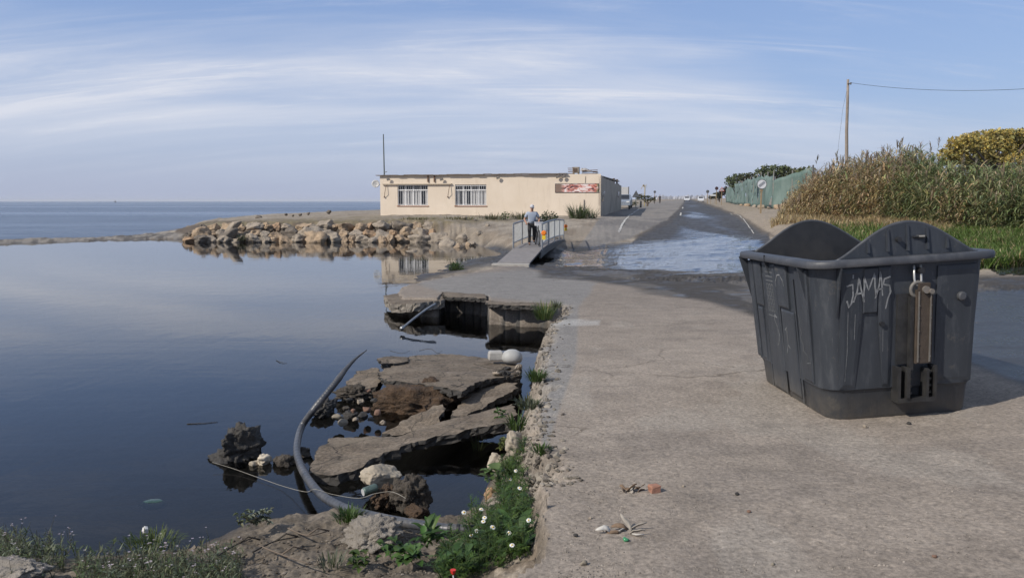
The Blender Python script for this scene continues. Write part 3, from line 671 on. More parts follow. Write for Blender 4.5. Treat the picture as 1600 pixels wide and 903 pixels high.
# satellite dish on the left corner
sd = empty('satellite_dish', (0, 0, 0)); sd.parent = bld
dx, dz = wall_px(587.5, 287.5, .3); mb = MB(); rings = []
M_ = Matrix.Translation((dx, .2, dz)) @ Matrix.Rotation(math.radians(78), 4, 'X') @ Matrix.Rotation(.3, 4, 'Y')
for r_, h_ in ((.02, -.09), (.14, -.075), (.24, -.045), (.30, -.015), (.33, .0), (.33, .012), (.24, -.03), (.14, -.06), (.02, -.075)):
    rings.append([M_ @ Vector((r_ * math.cos(a * math.pi / 12), r_ * math.sin(a * math.pi / 12), h_)) for a in range(24)])
mb.loft(rings); mb.build('dish', mat('dish_paint', (.55, .54, .52), .5, 0, 8, .1, .05), sd, smooth=True)
mb = MB(); c0 = M_ @ Vector((0, 0, -.08)); mb.tube([c0, (W0 - .1, .35, dz - .1), (W0 + .0, .4, dz - .1)], .025, 6); mb.tube([M_ @ Vector((0, -.3, 0)), M_ @ Vector((0, -.1, .3))], .012, 5); mb.build('bracket', GALV, sd)
# mast pole on the roof corner
px0, pz0 = wall_px(600.5, 275, .3); px1, pz1 = wall_px(599, 210, .3)
mb = MB(); mb.tube([(px0, .3, H1 - .05), ((px0 + px1) / 2, .3, (pz0 + pz1) / 2), (px1, .3, pz1)], [.06, .055, .045], 8); mb.tube([(px0, .2, H1 + .25), (px0 + .3, .15, H1 + .32)], .03, 6)
tag(mb.build('mast_pole', mat('mast_paint', (.10, .115, .105), .6, .2, 8, .2, .1), None, loc=BC, rz=BRZ), 'thin dark mast pole on the left roof corner of the cream building', 'pole')
# roof clutter: evaporative cooler, dried palm leaves, tarp, boards
x0, _ = wall_px(894.5, 266, .9); _, z1 = wall_px(894, 262, .9); x1, z0 = wall_px(904, 270.5, .9)
ac = empty('rooftop_cooler', bm @ Vector(((x0 + x1) / 2, 1.2, H1 + .05)), BRZ, 'boxy brown rooftop air unit above the food banner', 'air unit'); hw_ = (x1 - x0) / 2
mb = MB(); zt = z1 - H1 - .05; mb.box((-hw_, -.3, .08), (hw_, .4, zt)); mb.box((-hw_ - .02, -.32, zt), (hw_ + .02, .42, zt + .04)); 
for sx in (-1, 1): mb.box((sx * hw_ * .8 - .04, -.25, -.1), (sx * hw_ * .8 + .04, .35, .08))
mb.build('housing', mat('unit_paint', (.34, .29, .23), .6, .1, 8, .2, .1), ac)
mb = MB(); mb.box((-hw_ * .72, -.325, .15), (hw_ * .6, -.305, zt - .07)); mb.build('grille', mat('unit_grille', (.10, .065, .045), .7, 0, 40, .3, .2), ac)
tp = MB(); xs_ = np.linspace(wall_px(905, 266)[0], wall_px(931, 266)[0], 14)
for j in range(13):
    for k in range(4):
        def q(jj, kk): return (xs_[jj], .6 + kk * .35, H1 + .16 + .36 * math.exp(-((jj - 2) / 6) ** 2) * (1 - abs(kk - 2) / 3) + .05 * mnoise.noise((jj * .7, kk * .9, 3)))
        tp.add([q(j, k), q(j + 1, k), q(j + 1, k + 1), q(j, k + 1)], [(0, 1, 2, 3)])
o = tp.build('tarpaulin', mat('grey_tarp', (.42, .39, .36), .7, 0, 8, .2, .2), None, smooth=True, loc=BC, rz=BRZ); tag(o, 'crumpled pale tarpaulin lying on the roof beside the air unit', 'tarpaulin')
o.modifiers.new('s', 'SOLIDIFY').thickness = .02
for (pa, pb, yy, h_, lb) in ((886, 896, .5, .7, 'low pile of dark boards left of the roof air unit'), (908, 933, .4, .45, 'dark plank stack at the right roof corner above the banner')):
    xa_ = wall_px(pa, 270)[0]; xb_ = wall_px(pb, 270)[0]; m2 = MB(); r2 = random.Random(int(pa))
    for i in range(5):
        m2.box((0, -.07, 0), (xb_ - xa_, .07, .045), Matrix.Translation((xa_, yy + r2.uniform(-.1, .2), HS + .10 + i * h_ / 5)) @ Matrix.Rotation(r2.uniform(-.1, .1), 4, 'Z') @ Matrix.Rotation(r2.uniform(-.06, .06), 4, 'Y'))
    tag(m2.build('board_pile', RUST, None, loc=BC, rz=BRZ), lb, 'boards')
for i, yy in enumerate((12.5, 16.0)):
    m2 = MB(); m2.tube([(-.1, yy, HS - .3), (-.1, yy, HS + .15)], .09, 8); m2.tube([(-.1, yy, HS + .15), (-.1, yy, HS + .2)], .13, 8); m2.build('vent_pipe', ROOFM, bld)
# drain pipe, cable
xa, za = wall_px(912.5, 312); m2 = MB(); m2.tube([(xa, -.05, 0), (xa, -.05, za)], .035, 6); m2.build('downpipe', mat('pipe_grey', (.3, .27, .24), .6, 0, 6, .2, .05), bld)
xa, za = wall_px(915, 276); xb, zb = wall_px(914.5, 286); m2 = MB(); m2.tube([(xa, -.02, za), (xb, -.02, zb)], .012, 5); m2.build('cable', DARK, bld)
# openings in the side wall
for (pa, pb, ya, yb) in ((940.5, 942.5, 300, 315), (943, 944.5, 299, 308), (965.3, 967, 300, 308)):
    y0, z0 = side_px(pa, yb); y1, z1 = side_px(pb, ya); m2 = MB(); m2.box((.003, y0, z0), (.03, y1, z1)); m2.build('window', GLASS, bld)
# seafood banner: a flat printed picture, red, pink and white shellfish with a green corner
t = NT('seafood_print'); n = t.noise(1.7, 5, .6, sc=(1.1, 1, 2.6), dist=1.6); v = t.voro(3.2); n2 = t.noise(4.2, 4, .6, sc=(1, 1, 2.2), dist=2.5, loc=(7, 0, 2))
c = t.mix(t.ramp(n2, .42, .56), (.50, .09, .06), (.62, .33, .27)); c = t.mix(t.ramp(n, .50, .56), c, (.70, .62, .60)); c = t.mix(t.ramp(n, .46, .40), c, (.05, .035, .045)); c = t.mix(t.ramp(v, .30, .18), c, (.58, .24, .20))
sx = t.n('ShaderNodeSeparateXYZ'); t.l(t.tc(), sx.inputs[0])
c = t.mix(t.math('MULTIPLY', t.ramp(sx.outputs[0], 2.3, 3.6), t.ramp(n2, .5, .62)), c, (.5, .13, .05))
c = t.mix(t.math('MULTIPLY', t.ramp(sx.outputs[0], 3.25, 3.4), t.ramp(n2, .45, .55)), c, (.09, .16, .04))
c = t.mix(t.ramp(sx.outputs[0], .75, .4), c, (.19, .13, .10)); t.set(c, .45)
xa, za = wall_px(868, 300.5); xb, zb = wall_px(935, 287.5)
bn = empty('food_banner', bm @ Vector((xa, -.03, za)), BRZ, 'wide banner with a red and pink seafood photo on the cream wall', 'banner')
m2 = MB(); m2.box((0, -.012, 0), (xb - xa, 0, zb - za)); m2.build('print', t.m, bn)
m2 = MB(); L = xb - xa; Hh = zb - za
m2.box((-.03, -.02, -.03), (L + .03, .02, -.001)); m2.box((-.03, -.02, Hh + .001), (L + .03, .02, Hh + .03)); m2.box((-.03, -.02, 0), (-.001, .02, Hh)); m2.box((L + .001, -.02, 0), (L + .03, .02, Hh)); m2.build('frame', DARK, bn)

# ------------------------------------------------------------------ rock bank
ROCKS = [mat('tan_stone', (.34, .25, .165), .9, 0, 2.6, .4, .9, dirt=(.2, .15, .11), bdist=.08), mat('ochre_stone', (.36, .24, .145), .9, 0, 2.6, .4, .9, dirt=(.24, .18, .13), bdist=.08),
         mat('grey_stone', (.30, .25, .195), .9, 0, 2.6, .4, .9, dirt=(.15, .125, .10), bdist=.08), mat('dark_stone', (.15, .125, .10), .9, 0, 2.6, .4, .9, dirt=(.08, .07, .06), bdist=.08)]
ORD = ['first','second','third','fourth','fifth','sixth','seventh','eighth','ninth','tenth','eleventh','twelfth','thirteenth','fourteenth','fifteenth','sixteenth','seventeenth','eighteenth','nineteenth','twentieth',
       'twenty-first','twenty-second','twenty-third','twenty-fourth','twenty-fifth','twenty-sixth','twenty-seventh','twenty-eighth','twenty-ninth','thirtieth']
cn = ['tan', 'ochre', 'grey', 'dark']
rng = random.Random(11); seed = 100
rows = [('waterline', 376.5, 286, 690, 20, 48.0, .74), ('middle', 367.0, 285, 684, 18, 49.0, .72), ('top', 355.5, 312, 672, 18, 50.2, .62)]
for rn, py, xa, xb, n, dep, sc_ in rows:
    xs_ = []; x = xa
    while x < xb and len(xs_) < 30: 
        wpx = rng.choice((11, 14, 17, 21, 26, 34)) * (1.0 if x > 330 else .85); xs_.append((x + wpx / 2, wpx)); x += wpx * .93
    for i, (px_, wpx) in enumerate(xs_):
        fall = max(0, (330 - px_) / 45)
        p = D(px_, py + rng.uniform(-1.6, 1.6) + (fall * 5 if rn != 'waterline' else 0), dep + rng.uniform(-.25, .25)); w = wpx / 26.2
        k = 3 if (px_ < 330 and rng.random() < .7) else rng.choices((0, 1, 2, 3), (5, 3, 3, 1))[0]
        if rn == 'waterline' and rng.random() < .3: k = 2
        seed += 1
        rock('boulder', seed, p, (w * .66, w * .45 + .15, min(max(w * .40, .30), .52) * rng.uniform(.9, 1.25)), ROCKS[k], f'{cn[k]} boulder, {ORD[i]} from the left in the {rn} row of the rock bank', 'boulder', 'boulders of the rock bank', 4, .24, (rng.uniform(-.2, .2), rng.uniform(-.3, .3), rng.uniform(-.5, .5)), None, 12, 1.7)
rock('boulder', 71, D(362, 356, 48.4), (.85, .3, .26), ROCKS[2], 'long grey slab leaning diagonally in the rock bank near its seaward end', 'boulder', None, 3, .1, (0, -.75, .1))
rock('boulder', 72, D(355, 370, 48.0), (.8, .35, .36), ROCKS[3], 'big dark leaning slab at the waterline of the rock bank', 'boulder', None, 3, .1, (0, -.7, .1))
for i, (px_, py_, w, k, lb) in enumerate([(640,374,26,2,'grey lumpy boulder where the rock bank meets the sand'), (664,370,22,2,'rough grey boulder right of the lumpy one at the bank end'), (690,366,18,2,'medium grey rock halfway down the sand slope'),(722,376,22,2,'squat grey rock right of the broad half buried boulder'),(733,370,16,0,'tan rock highest at the right end of the rocks'),(738,379,15,2,'last low rock at the water on the footbridge side'),(700,372,34,2,'broad grey boulder half buried in sand at the bank end'), (684,379,18,3,'small dark boulder at the water by the sand slope'),
        (715,368,22,0,'tan lump of stone high on the sand slope'), (725,361,12,2,'tiny grey stone on top of the sand slope'), (655,377,14,0,'small pale stone at the waterline near the sand slope'),(706,383.5,10,0,'pale stone in the shallow by the mud flat'),(748,376,13,2,'grey stone lying low on the sand slope'),(742,361,9,3,'small dark stone on sand left of the footbridge'),(762,366,8,2,'small stone beside the footbridge on the sand')]):
    p = onG(px_, py_ + 4, -.3); s_ = p.y / F * w
    rock('stone', 300 + i, (p.x, p.y, p.z + s_ * .12), (s_ * .5, s_ * .42, s_ * .36), ROCKS[k], lb, 'rock', None, 3, .2)
for i, (px_, py_, w, lb) in enumerate([(447,335.5,6,'leftmost dark stone on the beach edge against the sea'), (458,337,5,'small second dark stone on the beach edge'), (469,335.5,6,'third dark stone in the row on the beach edge'), (482,334,6,'fourth dark stone in the row on the beach edge'), (514,331.5,9,'largest dark stone on the beach edge, nearest the building'), (404,341,13,'flat dark stone low on the beach edge by the rock bank')]):
    p = D(px_, py_, 66); s_ = 66 / F * w; rock('beach_stone', 330 + i, p, (s_ * .5, s_ * .45, s_ * .42), ROCKS[3], lb, 'rock', None, 2, .2)
# ------------------------------------------------------------------ waste container
t = NT('container_plastic'); n = t.noise(3.5, 6, .65, sc=(1, 1, .25)); n2 = t.noise(14, 5, .7, sc=(1, 1, .35))
c = t.mix(t.ramp(n, .3, .7), (.024, .028, .035), (.042, .048, .058)); c = t.mix(t.math('MULTIPLY', t.ramp(n2, .54, .70), .32), c, (.095, .10, .108)); c = t.mix(t.ramp(t.noise(26, 6, .75, sc=(1, 1, .06), loc=(2, 4, 1)), .58, .68, 0, .32), c, (.10, .105, .11)); c = t.mix(t.ramp(t.noise(5, 7, .75, loc=(8, 1, 3)), .60, .66, 0, .4), c, (.10, .092, .08))
sx = t.n('ShaderNodeSeparateXYZ'); t.l(t.tc(), sx.inputs[0])
c = t.mix(t.math('MULTIPLY', t.ramp(sx.outputs[2], .22, .0), t.ramp(t.noise(6, 5, .7), .35, .6, .2, .8)), c, (.13, .115, .095))
c = t.mix(t.math('MULTIPLY', t.ramp(t.noise(90, 3, .7, sc=(1, 1, .1)), .66, .75), .4), c, (.17, .17, .17))
CP = t.set(c, t.ramp(n2, .3, .7, .40, .58), t.bump(t.noise(60, 4), .08, .004), None, .45)
RIMM = mat('rim_plastic', (.042, .045, .053), .5, 0, 7, .25, .12, dirt=(.12, .12, .125), dirt_amt=.6)
INNER = mat('inner_plastic', (.020, .021, .024), .55, 0, 6, .3, .08, dirt=(.05, .047, .044), dirt_amt=.5)
def rrect(hx, hy, r, z, n=7):
    out = []
    for cx_, cy_, a0 in ((hx - r, hy - r, 0), (-hx + r, hy - r, 90), (-hx + r, -hy + r, 180), (hx - r, -hy + r, 270)):
        for i in range(n + 1):
            a = math.radians(a0 + 90 * i / n); out.append(Vector((cx_ + r * math.cos(a), cy_ + r * math.sin(a), z)))
    return out
HX0, HX1, HY0, HY1, HT = .57, .655, .79, .885, 1.14
def hx(z): return HX0 + (HX1 - HX0) * z / HT
def hy(z): return HY0 + (HY1 - HY0) * z / HT
cpos = Vector((3.115, 7.08, 0)); cz = gz(2.64, 6.40)
con = empty('waste_container', (cpos.x, cpos.y, cz + .01), 0, 'large dark grey lidless waste container with graffiti standing on the pavement', 'waste container')
con.rotation_euler = (math.radians(-1.0), math.radians(-3.6), math.radians(1.5)); con.scale = (1.03, 1.03, 1.125)
mb = MB(); rings = []
for z, o, r in ((0, -.03, .13), (.03, -.012, .15), (.20, -.006, .16), (.225, .004, .17), (.235, .014, .17), (.6, .004, .16), (HT, 0, .15)): rings.append(rrect(hx(z) + o, hy(z) + o, r, z))
for z, o in ((HT, -.035), (.6, -.035), (.10, -.07)): rings.append(rrect(hx(z) + o, hy(z) + o, .12, z))
mb.loft(rings); body = auto_smooth(mb.build('body', CP, con), 35)
mb = MB(); ro = [(-.03, 1.164), (-.03, 1.125), (.0, 1.125), (.058, 1.112), (.074, 1.115), (.079, 1.125), (.078, 1.152), (.068, 1.164), (.03, 1.167)]
mb.loft([rrect(hx(HT) + o, hy(HT) + o, max(.12 + o, .08), z, 8) for o, z in ro], wrap=True); rim = auto_smooth(mb.build('rim', RIMM, con), 50)
mb = MB(); mb.box((-.006, -.003, 1.11), (.006, .004, 1.168), Matrix.Translation((-(HX1 + .078), .1, 0))); mb.build('rim_crack', BLACKP, rim)
def fpt(u, z, off=0.0): return Vector((u, -(hy(z) + .006) - off, z))                      # front face
def lpt(v, z, off=0.0): return Vector((-(hx(z) + .006) - off, v, z))                      # left face (v: -y is near)
def rpt(v, z, off=0.0): return Vector((hx(z) + .006 + off, v, z))
def pad(mb, fn, poly, proud, bev=.012):
    c_ = (sum(p[0] for p in poly) / len(poly), sum(p[1] for p in poly) / len(poly)); n_ = len(poly); rr_ = []
    for off, inset in ((-.012, 0), (proud * .6, 0), (proud, bev)):
        rr_.append([fn(p[0] + (c_[0] - p[0]) * min(1, inset / max(abs(c_[0] - p[0]), .02)) * (1 if abs(c_[0] - p[0]) > .02 else 0), p[1] + (c_[1] - p[1]) * min(1, inset / max(abs(c_[1] - p[1]), .02)), off) for p in poly])
    q_ = MB(); q_.loft(rr_, close0=False); q_.build('relief_panel', CP, con)
# gables (the two bell-shaped end plates the lid used to close on)
def lobe(y, out, lab):
    g = empty('end_gable', (lab, 0, 0)); g.parent = con; m_ = MB(); n_ = 40; hw2 = .54
    def prof(u): return 1.15 + .24 * (0.5 * (1 + math.cos(math.pi * u))) ** .62
    top = [(hw2 * (-1 + 2 * i / n_), prof(-1 + 2 * i / n_)) for i in range(n_ + 1)]
    m_.prism([(-hw2, 1.0)] + top + [(hw2, 1.0)], y - .014, y + .014); p_ = m_.build('plate', INNER if out > 0 else CP, g)
    m_ = MB()                                                                              # rolled edge along the curve
    m_.tube([(x_, y, z_ + .004) for x_, z_ in top], .013, 8); m_.build('edge', RIMM, g, smooth=True)
    for u in (-.56, -.28, 0, .28, .56):
        m_ = MB(); zt = prof(u) - .012; x_ = u * hw2; y0 = y + out * .014; RB = m_
        m_.add([(x_ - .011, y0, 1.2), (x_ + .011, y0, 1.2), (x_ + .008, y0 + out * .020, 1.2), (x_ - .008, y0 + out * .020, 1.2), (x_ - .009, y0, zt), (x_ + .009, y0, zt), (x_ + .007, y0 + out * .012, zt), (x_ - .007, y0 + out * .012, zt)], [(0, 1, 2, 3), (4, 5, 6, 7), (0, 1, 5, 4), (1, 2, 6, 5), (2, 3, 7, 6), (3, 0, 4, 7)]); m_.build('rib', CP, g)
    if out < 0:
        m_ = MB(); m_.tube([(-.075, y - .01, 1.28), (-.075, y - .05, 1.28)], .018, 8); m_.build('lid_stub', DARK, g); m_ = MB(); m_.tube([(.075, y - .01, 1.29), (.12, y - .05, 1.29)], .014, 8); m_.tube([(.04, y - .02, 1.29), (.13, y - .03, 1.292)], .009, 6); m_.build('lid_stub', DARK, g)
lobe(-(HY1 - .03), -1, .03); lobe(HY1 - .05, 1, -.03)
# moulded relief of the front
mb = MB()
pad(mb, fpt, [(-.50, .245), (-.375, .245), (-.325, .78), (-.325, 1.10), (-.49, 1.10)], .017, .03)
pad(mb, fpt, [(-.322, .78), (-.21, .78), (-.205, 1.10), (-.322, 1.10)], .017, .008)
pad(mb, fpt, [(-.165, .245), (-.105, .245), (-.105, 1.10), (-.203, 1.10), (-.205, .78)], .017, .02)
pad(mb, fpt, [(.24, .25), (.53, .25), (.56, 1.08), (.25, 1.08)], .010, .03)
mb = MB()
for poly, pr in (([(.62, .25), (.72, .25), (.75, 1.09), (.64, 1.09)], .02), ([(.46, .25), (.58, .25), (.6, .70), (.47, .70)], .014), ([(.40, .72), (.58, .72), (.6, 1.09), (.41, 1.09)], .024), ([(.05, .05), (.36, .05), (.38, 1.09), (.06, 1.09)], .010),
                 ([(-.22, .76), (.01, .76), (.02, 1.09), (-.23, 1.09)], .024), ([(-.30, .08), (-.04, .08), (-.02, .74), (-.31, .74)], .014), ([(-.62, .25), (-.42, .25), (-.42, 1.09), (-.66, 1.09)], .022)):
    pad(mb, lpt, poly, pr)
for v_ in (.385, .03, -.34): q_ = MB(); q_.tube([lpt(v_, .04, .004), lpt(v_, 1.0, .004)], .008, 6); q_.build('seam_ridge', CP, con)
mb = MB()
for poly in ([(-.55, .25), (-.2, .25), (-.2, 1.05), (-.55, 1.05)], [(.1, .25), (.55, .25), (.55, 1.05), (.1, 1.05)]): pad(mb, rpt, poly, .02)
# triangular gussets under the rim
mb = MB()
def gus(fn, u, zb, depth, th=.012):
    z0 = 1.125
    a = [fn(u - th / 2, z0, 0), fn(u - th / 2, z0, depth), fn(u - th / 2, zb, 0)]; b_ = [fn(u + th / 2, z0, 0), fn(u + th / 2, z0, depth), fn(u + th / 2, zb, 0)]
    g_ = MB(); g_.add(a + b_, [(0, 1, 2), (5, 4, 3), (0, 3, 4, 1), (1, 4, 5, 2), (2, 5, 3, 0)]); g_.build('gusset', CP, con)
GUS = CP
gus(fpt, -.515, .76, .07); gus(lpt, -.62, .76, .07); gus(lpt, .79, .76, .085); gus(rpt, -.6, .72, .07); gus(rpt, .6, .72, .07); gus(lpt, .20, .95, .05)
# foot pedal lever, its channel, hook and bracket
lev = empty('lift_lever', (0, 0, 0)); lev.parent = con
SWOOD = mat('rusty_lever_plate', (.06, .045, .033), .8, .1, 12, .35, .3, dirt=(.08, .06, .05)); STEEL = mat('worn_steel', (.17, .16, .145), .65, .3, 15, .25, .1, dirt=(.2, .15, .11))
mb = MB(); 
def frect(m_, u0, u1, z0, z1, o0, o1): m_.add([fpt(u0, z0, o0), fpt(u1, z0, o0), fpt(u1, z1, o0), fpt(u0, z1, o0), fpt(u0, z0, o1), fpt(u1, z0, o1), fpt(u1, z1, o1), fpt(u0, z1, o1)], [(0, 1, 2, 3), (4, 7, 6, 5), (0, 4, 5, 1), (1, 5, 6, 2), (2, 6, 7, 3), (3, 7, 4, 0)])
frect(mb, .055, .175, .41, .93, .05, .085); frect(mb, .075, .155, .93, .975, .05, .082); mb.build('plate', SWOOD, lev)
mb = MB()
for u in (.062, .152): frect(mb, u, u + .010, .42, .92, .085, .092)
for z_ in (.46, .55, .64, .73, .82):
    for u in (.07, .16): mb.tube([fpt(u, z_, .088), fpt(u, z_, .0945)], .005, 8)
mb.build('edge_strip', STEEL, lev)
mb = MB(); mb.tube([fpt(.115, .93, .07), fpt(.115, .93, .105)], .026, 12); mb.tube([fpt(.15, .918, .07), fpt(.15, .918, .12)], .018, 12); mb.build('bolt', STEEL, lev, smooth=False)
mb = MB(); mb.tube([fpt(.06 + .0 * a, .0, 0) * 0 + fpt(.075 + .05 * math.cos(a), .93 + .05 * math.sin(a), .045) for a in np.linspace(.6, 4.6, 14)], .014, 8); mb.build('ring', STEEL, lev, smooth=True)
mb = MB(); mb.tube([fpt(.052, 1.10, .03), fpt(.052, 1.01, .04)] + [fpt(.078 - .026 * math.cos(a), 1.0 - .04 * math.sin(a), .045) for a in np.linspace(.2, 2.94, 9)] + [fpt(.104, 1.03, .04), fpt(.104, 1.10, .03)], .0085, 8); mb.build('wire_hook', mat('bare_wire', (.5, .5, .48), .4, .5, 10, .15, .05), lev, smooth=True)
mb = MB(); mb.tube([fpt(.098, 1.06, .0), fpt(.098, 1.06, .07)], .022, 8); mb.build('hook_bolt', BLACKP, lev)
mb = MB()                                                       # side cheek and lower box of the channel
frect(mb, -.06, .045, .40, .90, -.01, .02); frect(mb, .02, .05, .36, .88, .02, .06)
frect(mb, -.085, .215, .135, .165, -.01, .10); frect(mb, -.085, -.06, .165, .39, -.01, .095); frect(mb, -.02, .005, .165, .385, -.01, .11); frect(mb, .135, .155, .165, .37, -.01, .10); frect(mb, .195, .215, .165, .39, -.01, .10)
mb.build('bracket', mat('bracket_plastic', (.026, .026, .027), .5, .1, 14, .4, .15, dirt=(.06, .056, .05)), lev)
for z_ in (.19, .24, .29, .34):
    for u in (.007, .157): mb = MB(); frect(mb, u, u + .03, z_, z_ + .012, .05, .075); mb.build('bracket_tooth', mat('tooth_metal', (.06, .058, .055), .6, .3, 15, .25, .1), lev)
mb = MB(); mb.tube([fpt(.43, .86, 0), fpt(.43, .86, .035)], .032, 20); mb.tube([fpt(.43, .86, .035), fpt(.43, .86, .042)], [.032, .022], 20); mb.build('trunnion', mat('trunnion_plastic', (.06, .062, .068), .5, 0, 10, .2, .05), con)
mb = MB(); mb.tube([fpt(-.18, .70, 0), fpt(-.18, .70, .035)], .018, 12); mb.build('plug', BLACKP, con)
# graffiti as thin paint strokes just proud of the plastic
PAINT = mat('chalky_paint', (.20, .205, .21), .8, 0, 30, .4, .1, dirt=(.05, .054, .06), dirt_amt=.9)
FADED = mat('faded_print', (.115, .12, .125), .7, 0, 40, .3, 0, dirt=(.06, .065, .07), dirt_amt=.8)
def strokes(name, fn, lines, w, off, m):
    m_ = MB()
    for ln in lines:
        pts = []
        for a, b in zip(ln, ln[1:]):
            for i in range(4): pts.append((a[0] + (b[0] - a[0]) * i / 4, a[1] + (b[1] - a[1]) * i / 4))
        pts.append(ln[-1]); vs = []
        for i, p_ in enumerate(pts):
            q0 = pts[max(i - 1, 0)]; q1 = pts[min(i + 1, len(pts) - 1)]; dx_, dz_ = q1[0] - q0[0], q1[1] - q0[1]; l_ = math.hypot(dx_, dz_) + 1e-9
            ww = w * (0.7 + .5 * abs(mnoise.noise((p_[0] * 20, p_[1] * 20, 1))))
            vs += [fn(p_[0] - dz_ / l_ * ww, p_[1] + dx_ / l_ * ww, off), fn(p_[0] + dz_ / l_ * ww, p_[1] - dx_ / l_ * ww, off)]
        m_.add(vs, [(2 * i, 2 * i + 1, 2 * i + 3, 2 * i + 2) for i in range(len(pts) - 1)])
    return m_.build(name, m, con, recalc=False)
def L(u0, z0, s, *ls): return [[(u0 + s * a, z0 + s * b) for a, b in l] for l in ls]
J = L(-.455, .855, .2, [(.0, .62), (.24, .68), (.26, .3), (.2, .02), (.10, -.12), (.02, .12)], [(.25, .88), (.26, 1.02)])
A1 = L(-.40, .86, .2, [(.0, .02), (.14, .40), (.2, .88), (.28, .5), (.42, .0)], [(.06, .3), (.36, .34)])
M1 = L(-.325, .87, .2, [(.0, .0), (.04, .5), (.02, .86), (.2, .36), (.42, .95), (.44, .5), (.5, .12)])
A2 = L(-.245, .87, .2, [(.06, .06), (.2, .5), (.24, 1.0), (.3, .6), (.34, .14)], [(.08, .36), (.36, .40)])
S1 = L(-.185, .855, .2, [(.33, .88), (.1, .8), (.06, .62), (.3, .56), (.34, .34), (.24, .1), (.16, -.25)])
strokes('graffiti', fpt, J + A1 + M1 + A2 + S1, .0075, .0195, PAINT)
strokes('paint_drip', fpt, [[(-.44, .80), (-.445, .5), (-.46, .30)], [(-.17, .66), (-.168, .5)], [(-.385, .78), (-.39, .6)]], .0022, .0195, PAINT)
# writing on the near part of the left face (v runs away from the camera, so letters are laid with -v to the right)
def lf(u, z, off): return lpt(-u, z, off)
strokes('graffiti', lf, L(-.19, .42, .26, [(.32, .9), (.16, 1.0), (.1, .82), (.3, .62), (.42, .4), (.34, .12), (.18, .02)]), .006, .0125, PAINT)
strokes('graffiti', lf, L(.06, .40, .22, [(.1, .8), (.3, .95), (.3, .3), (.5, .2)], [(.3, .3), (.1, -.02)]), .005, .0165, PAINT)
strokes('graffiti', lf, L(.02, .93, .12, [(-.3, .2), (.2, .7), (.7, .75), (1.2, .4), (1.3, .1)], [(-.3, .2), (-.2, -.1)], [(1.25, .3), (1.35, .05)]), .006, .0265, PAINT)
strokes('graffiti', lf, L(.44, .45, .3, [(.0, 1.0), (.1, .85), (.0, .7), (.15, .55), (.02, .4), (.2, .2), (.1, .05)], [(.15, .1), (.4, .0), (.3, -.2), (.6, -.15)]), .004, .0245, FADED)
em = []
for zz in (1.02, .985, .95): em.append([(-.30, zz), (-.12, zz)])
for i in range(4):
    for j in range(3):
        c0 = (-.27 + .06 * j, .72 + .06 * i); em.append([(c0[0] + .024 * math.cos(a), c0[1] + .024 * math.sin(a)) for a in np.linspace(0, 6.28, 9)])
em.append([(-.31, .66), (-.09, .66)])
strokes('faded_emblem', lf, em, .006, .0115, FADED)
# ------------------------------------------------------------------ footbridge, person, bicycle
b0 = P(802, 411.5, -.52); BAX = math.atan2(.155, .988)
brm = Matrix.Translation((b0.x, b0.y, 0)) @ Matrix.Rotation(-BAX, 4, 'Z')
bri = empty('footbridge', (b0.x, b0.y, 0), -BAX, 'narrow metal footbridge with ramp and grey railings over the muddy channel', 'footbridge')
def dz_(s): return float(np.interp(s, [0, 3.9, 6, 8.5, 11, 13.7, 16.8], [-.50, -.20, -.15, -.14, -.18, -.27, -.42]))
DECK = mat('worn_deck', (.20, .185, .18), .8, .1, 5, .2, .2, dirt=(.27, .25, .22))
mb = MB(); ss = list(np.arange(0, 17, .4)); hwb = .60
mb.loft([[Vector((-hwb, s, dz_(s))), Vector((hwb, s, dz_(s))), Vector((hwb, s, dz_(s) - .06)), Vector((-hwb, s, dz_(s) - .06))] for s in ss]); mb.build('deck', DECK, bri)
for sx in (-1, 1):
    mb = MB(); s2 = [s for s in ss if 3 < s < 14.5]
    mb.loft([[Vector((sx * (hwb - .02), s, dz_(s) - .062)), Vector((sx * (hwb + .05), s, dz_(s) - .062)), Vector((sx * (hwb + .05), s, dz_(s) - .30)), Vector((sx * (hwb - .02), s, dz_(s) - .30))] for s in s2]); mb.build('side_beam', mat('beam_paint', (.09, .09, .09), .6, .3, 6, .3, .1), bri)
    rl = empty('railing', (0, 0, 0)); rl.parent = bri; x_ = sx * (hwb + .0)
    mb = MB(); posts = [3.9, 6.4, 8.8, 11.3, 13.7]
    sr = [s for s in np.arange(3.9, 13.71, .35)]
    mb.tube([(x_, s, dz_(s) + 1.02) for s in sr], .036, 6); mb.tube([(x_, s, dz_(s) + .22) for s in sr], .026, 6); mb.build('rail', GALV, rl)
    for s in posts: mb = MB(); mb.tube([(x_, s, dz_(s) - .2), (x_, s, dz_(s) + 1.0)], .036, 6); mb.build('post', GALV, rl)
    mb = MB(); 
    for s in np.arange(4.0, 13.65, .10): mb.box((x_ - .005, s - .005, dz_(s) + .24), (x_ + .005, s + .005, dz_(s) + .98))
    mb.build('bars', mat('infill_bar', (.52, .53, .52), .5, .3, 6, .15, .05), rl)
mb = MB(); mb.box((-.75, -.35, -.75), (.62, .02, -.52)); 
lp = mb.build('sill_block', mat('pale_concrete', (.36, .34, .31), .9, 0, 6, .2, .3), bri); lp['label'] = 'pale concrete sill under the foot of the ramp'
BEAC = mat('orange_lens', (.75, .20, .02), .25, 0, 8, .1, 0); BEAY = mat('yellow_casing', (.70, .50, .03), .4, 0, 8, .1, .05)
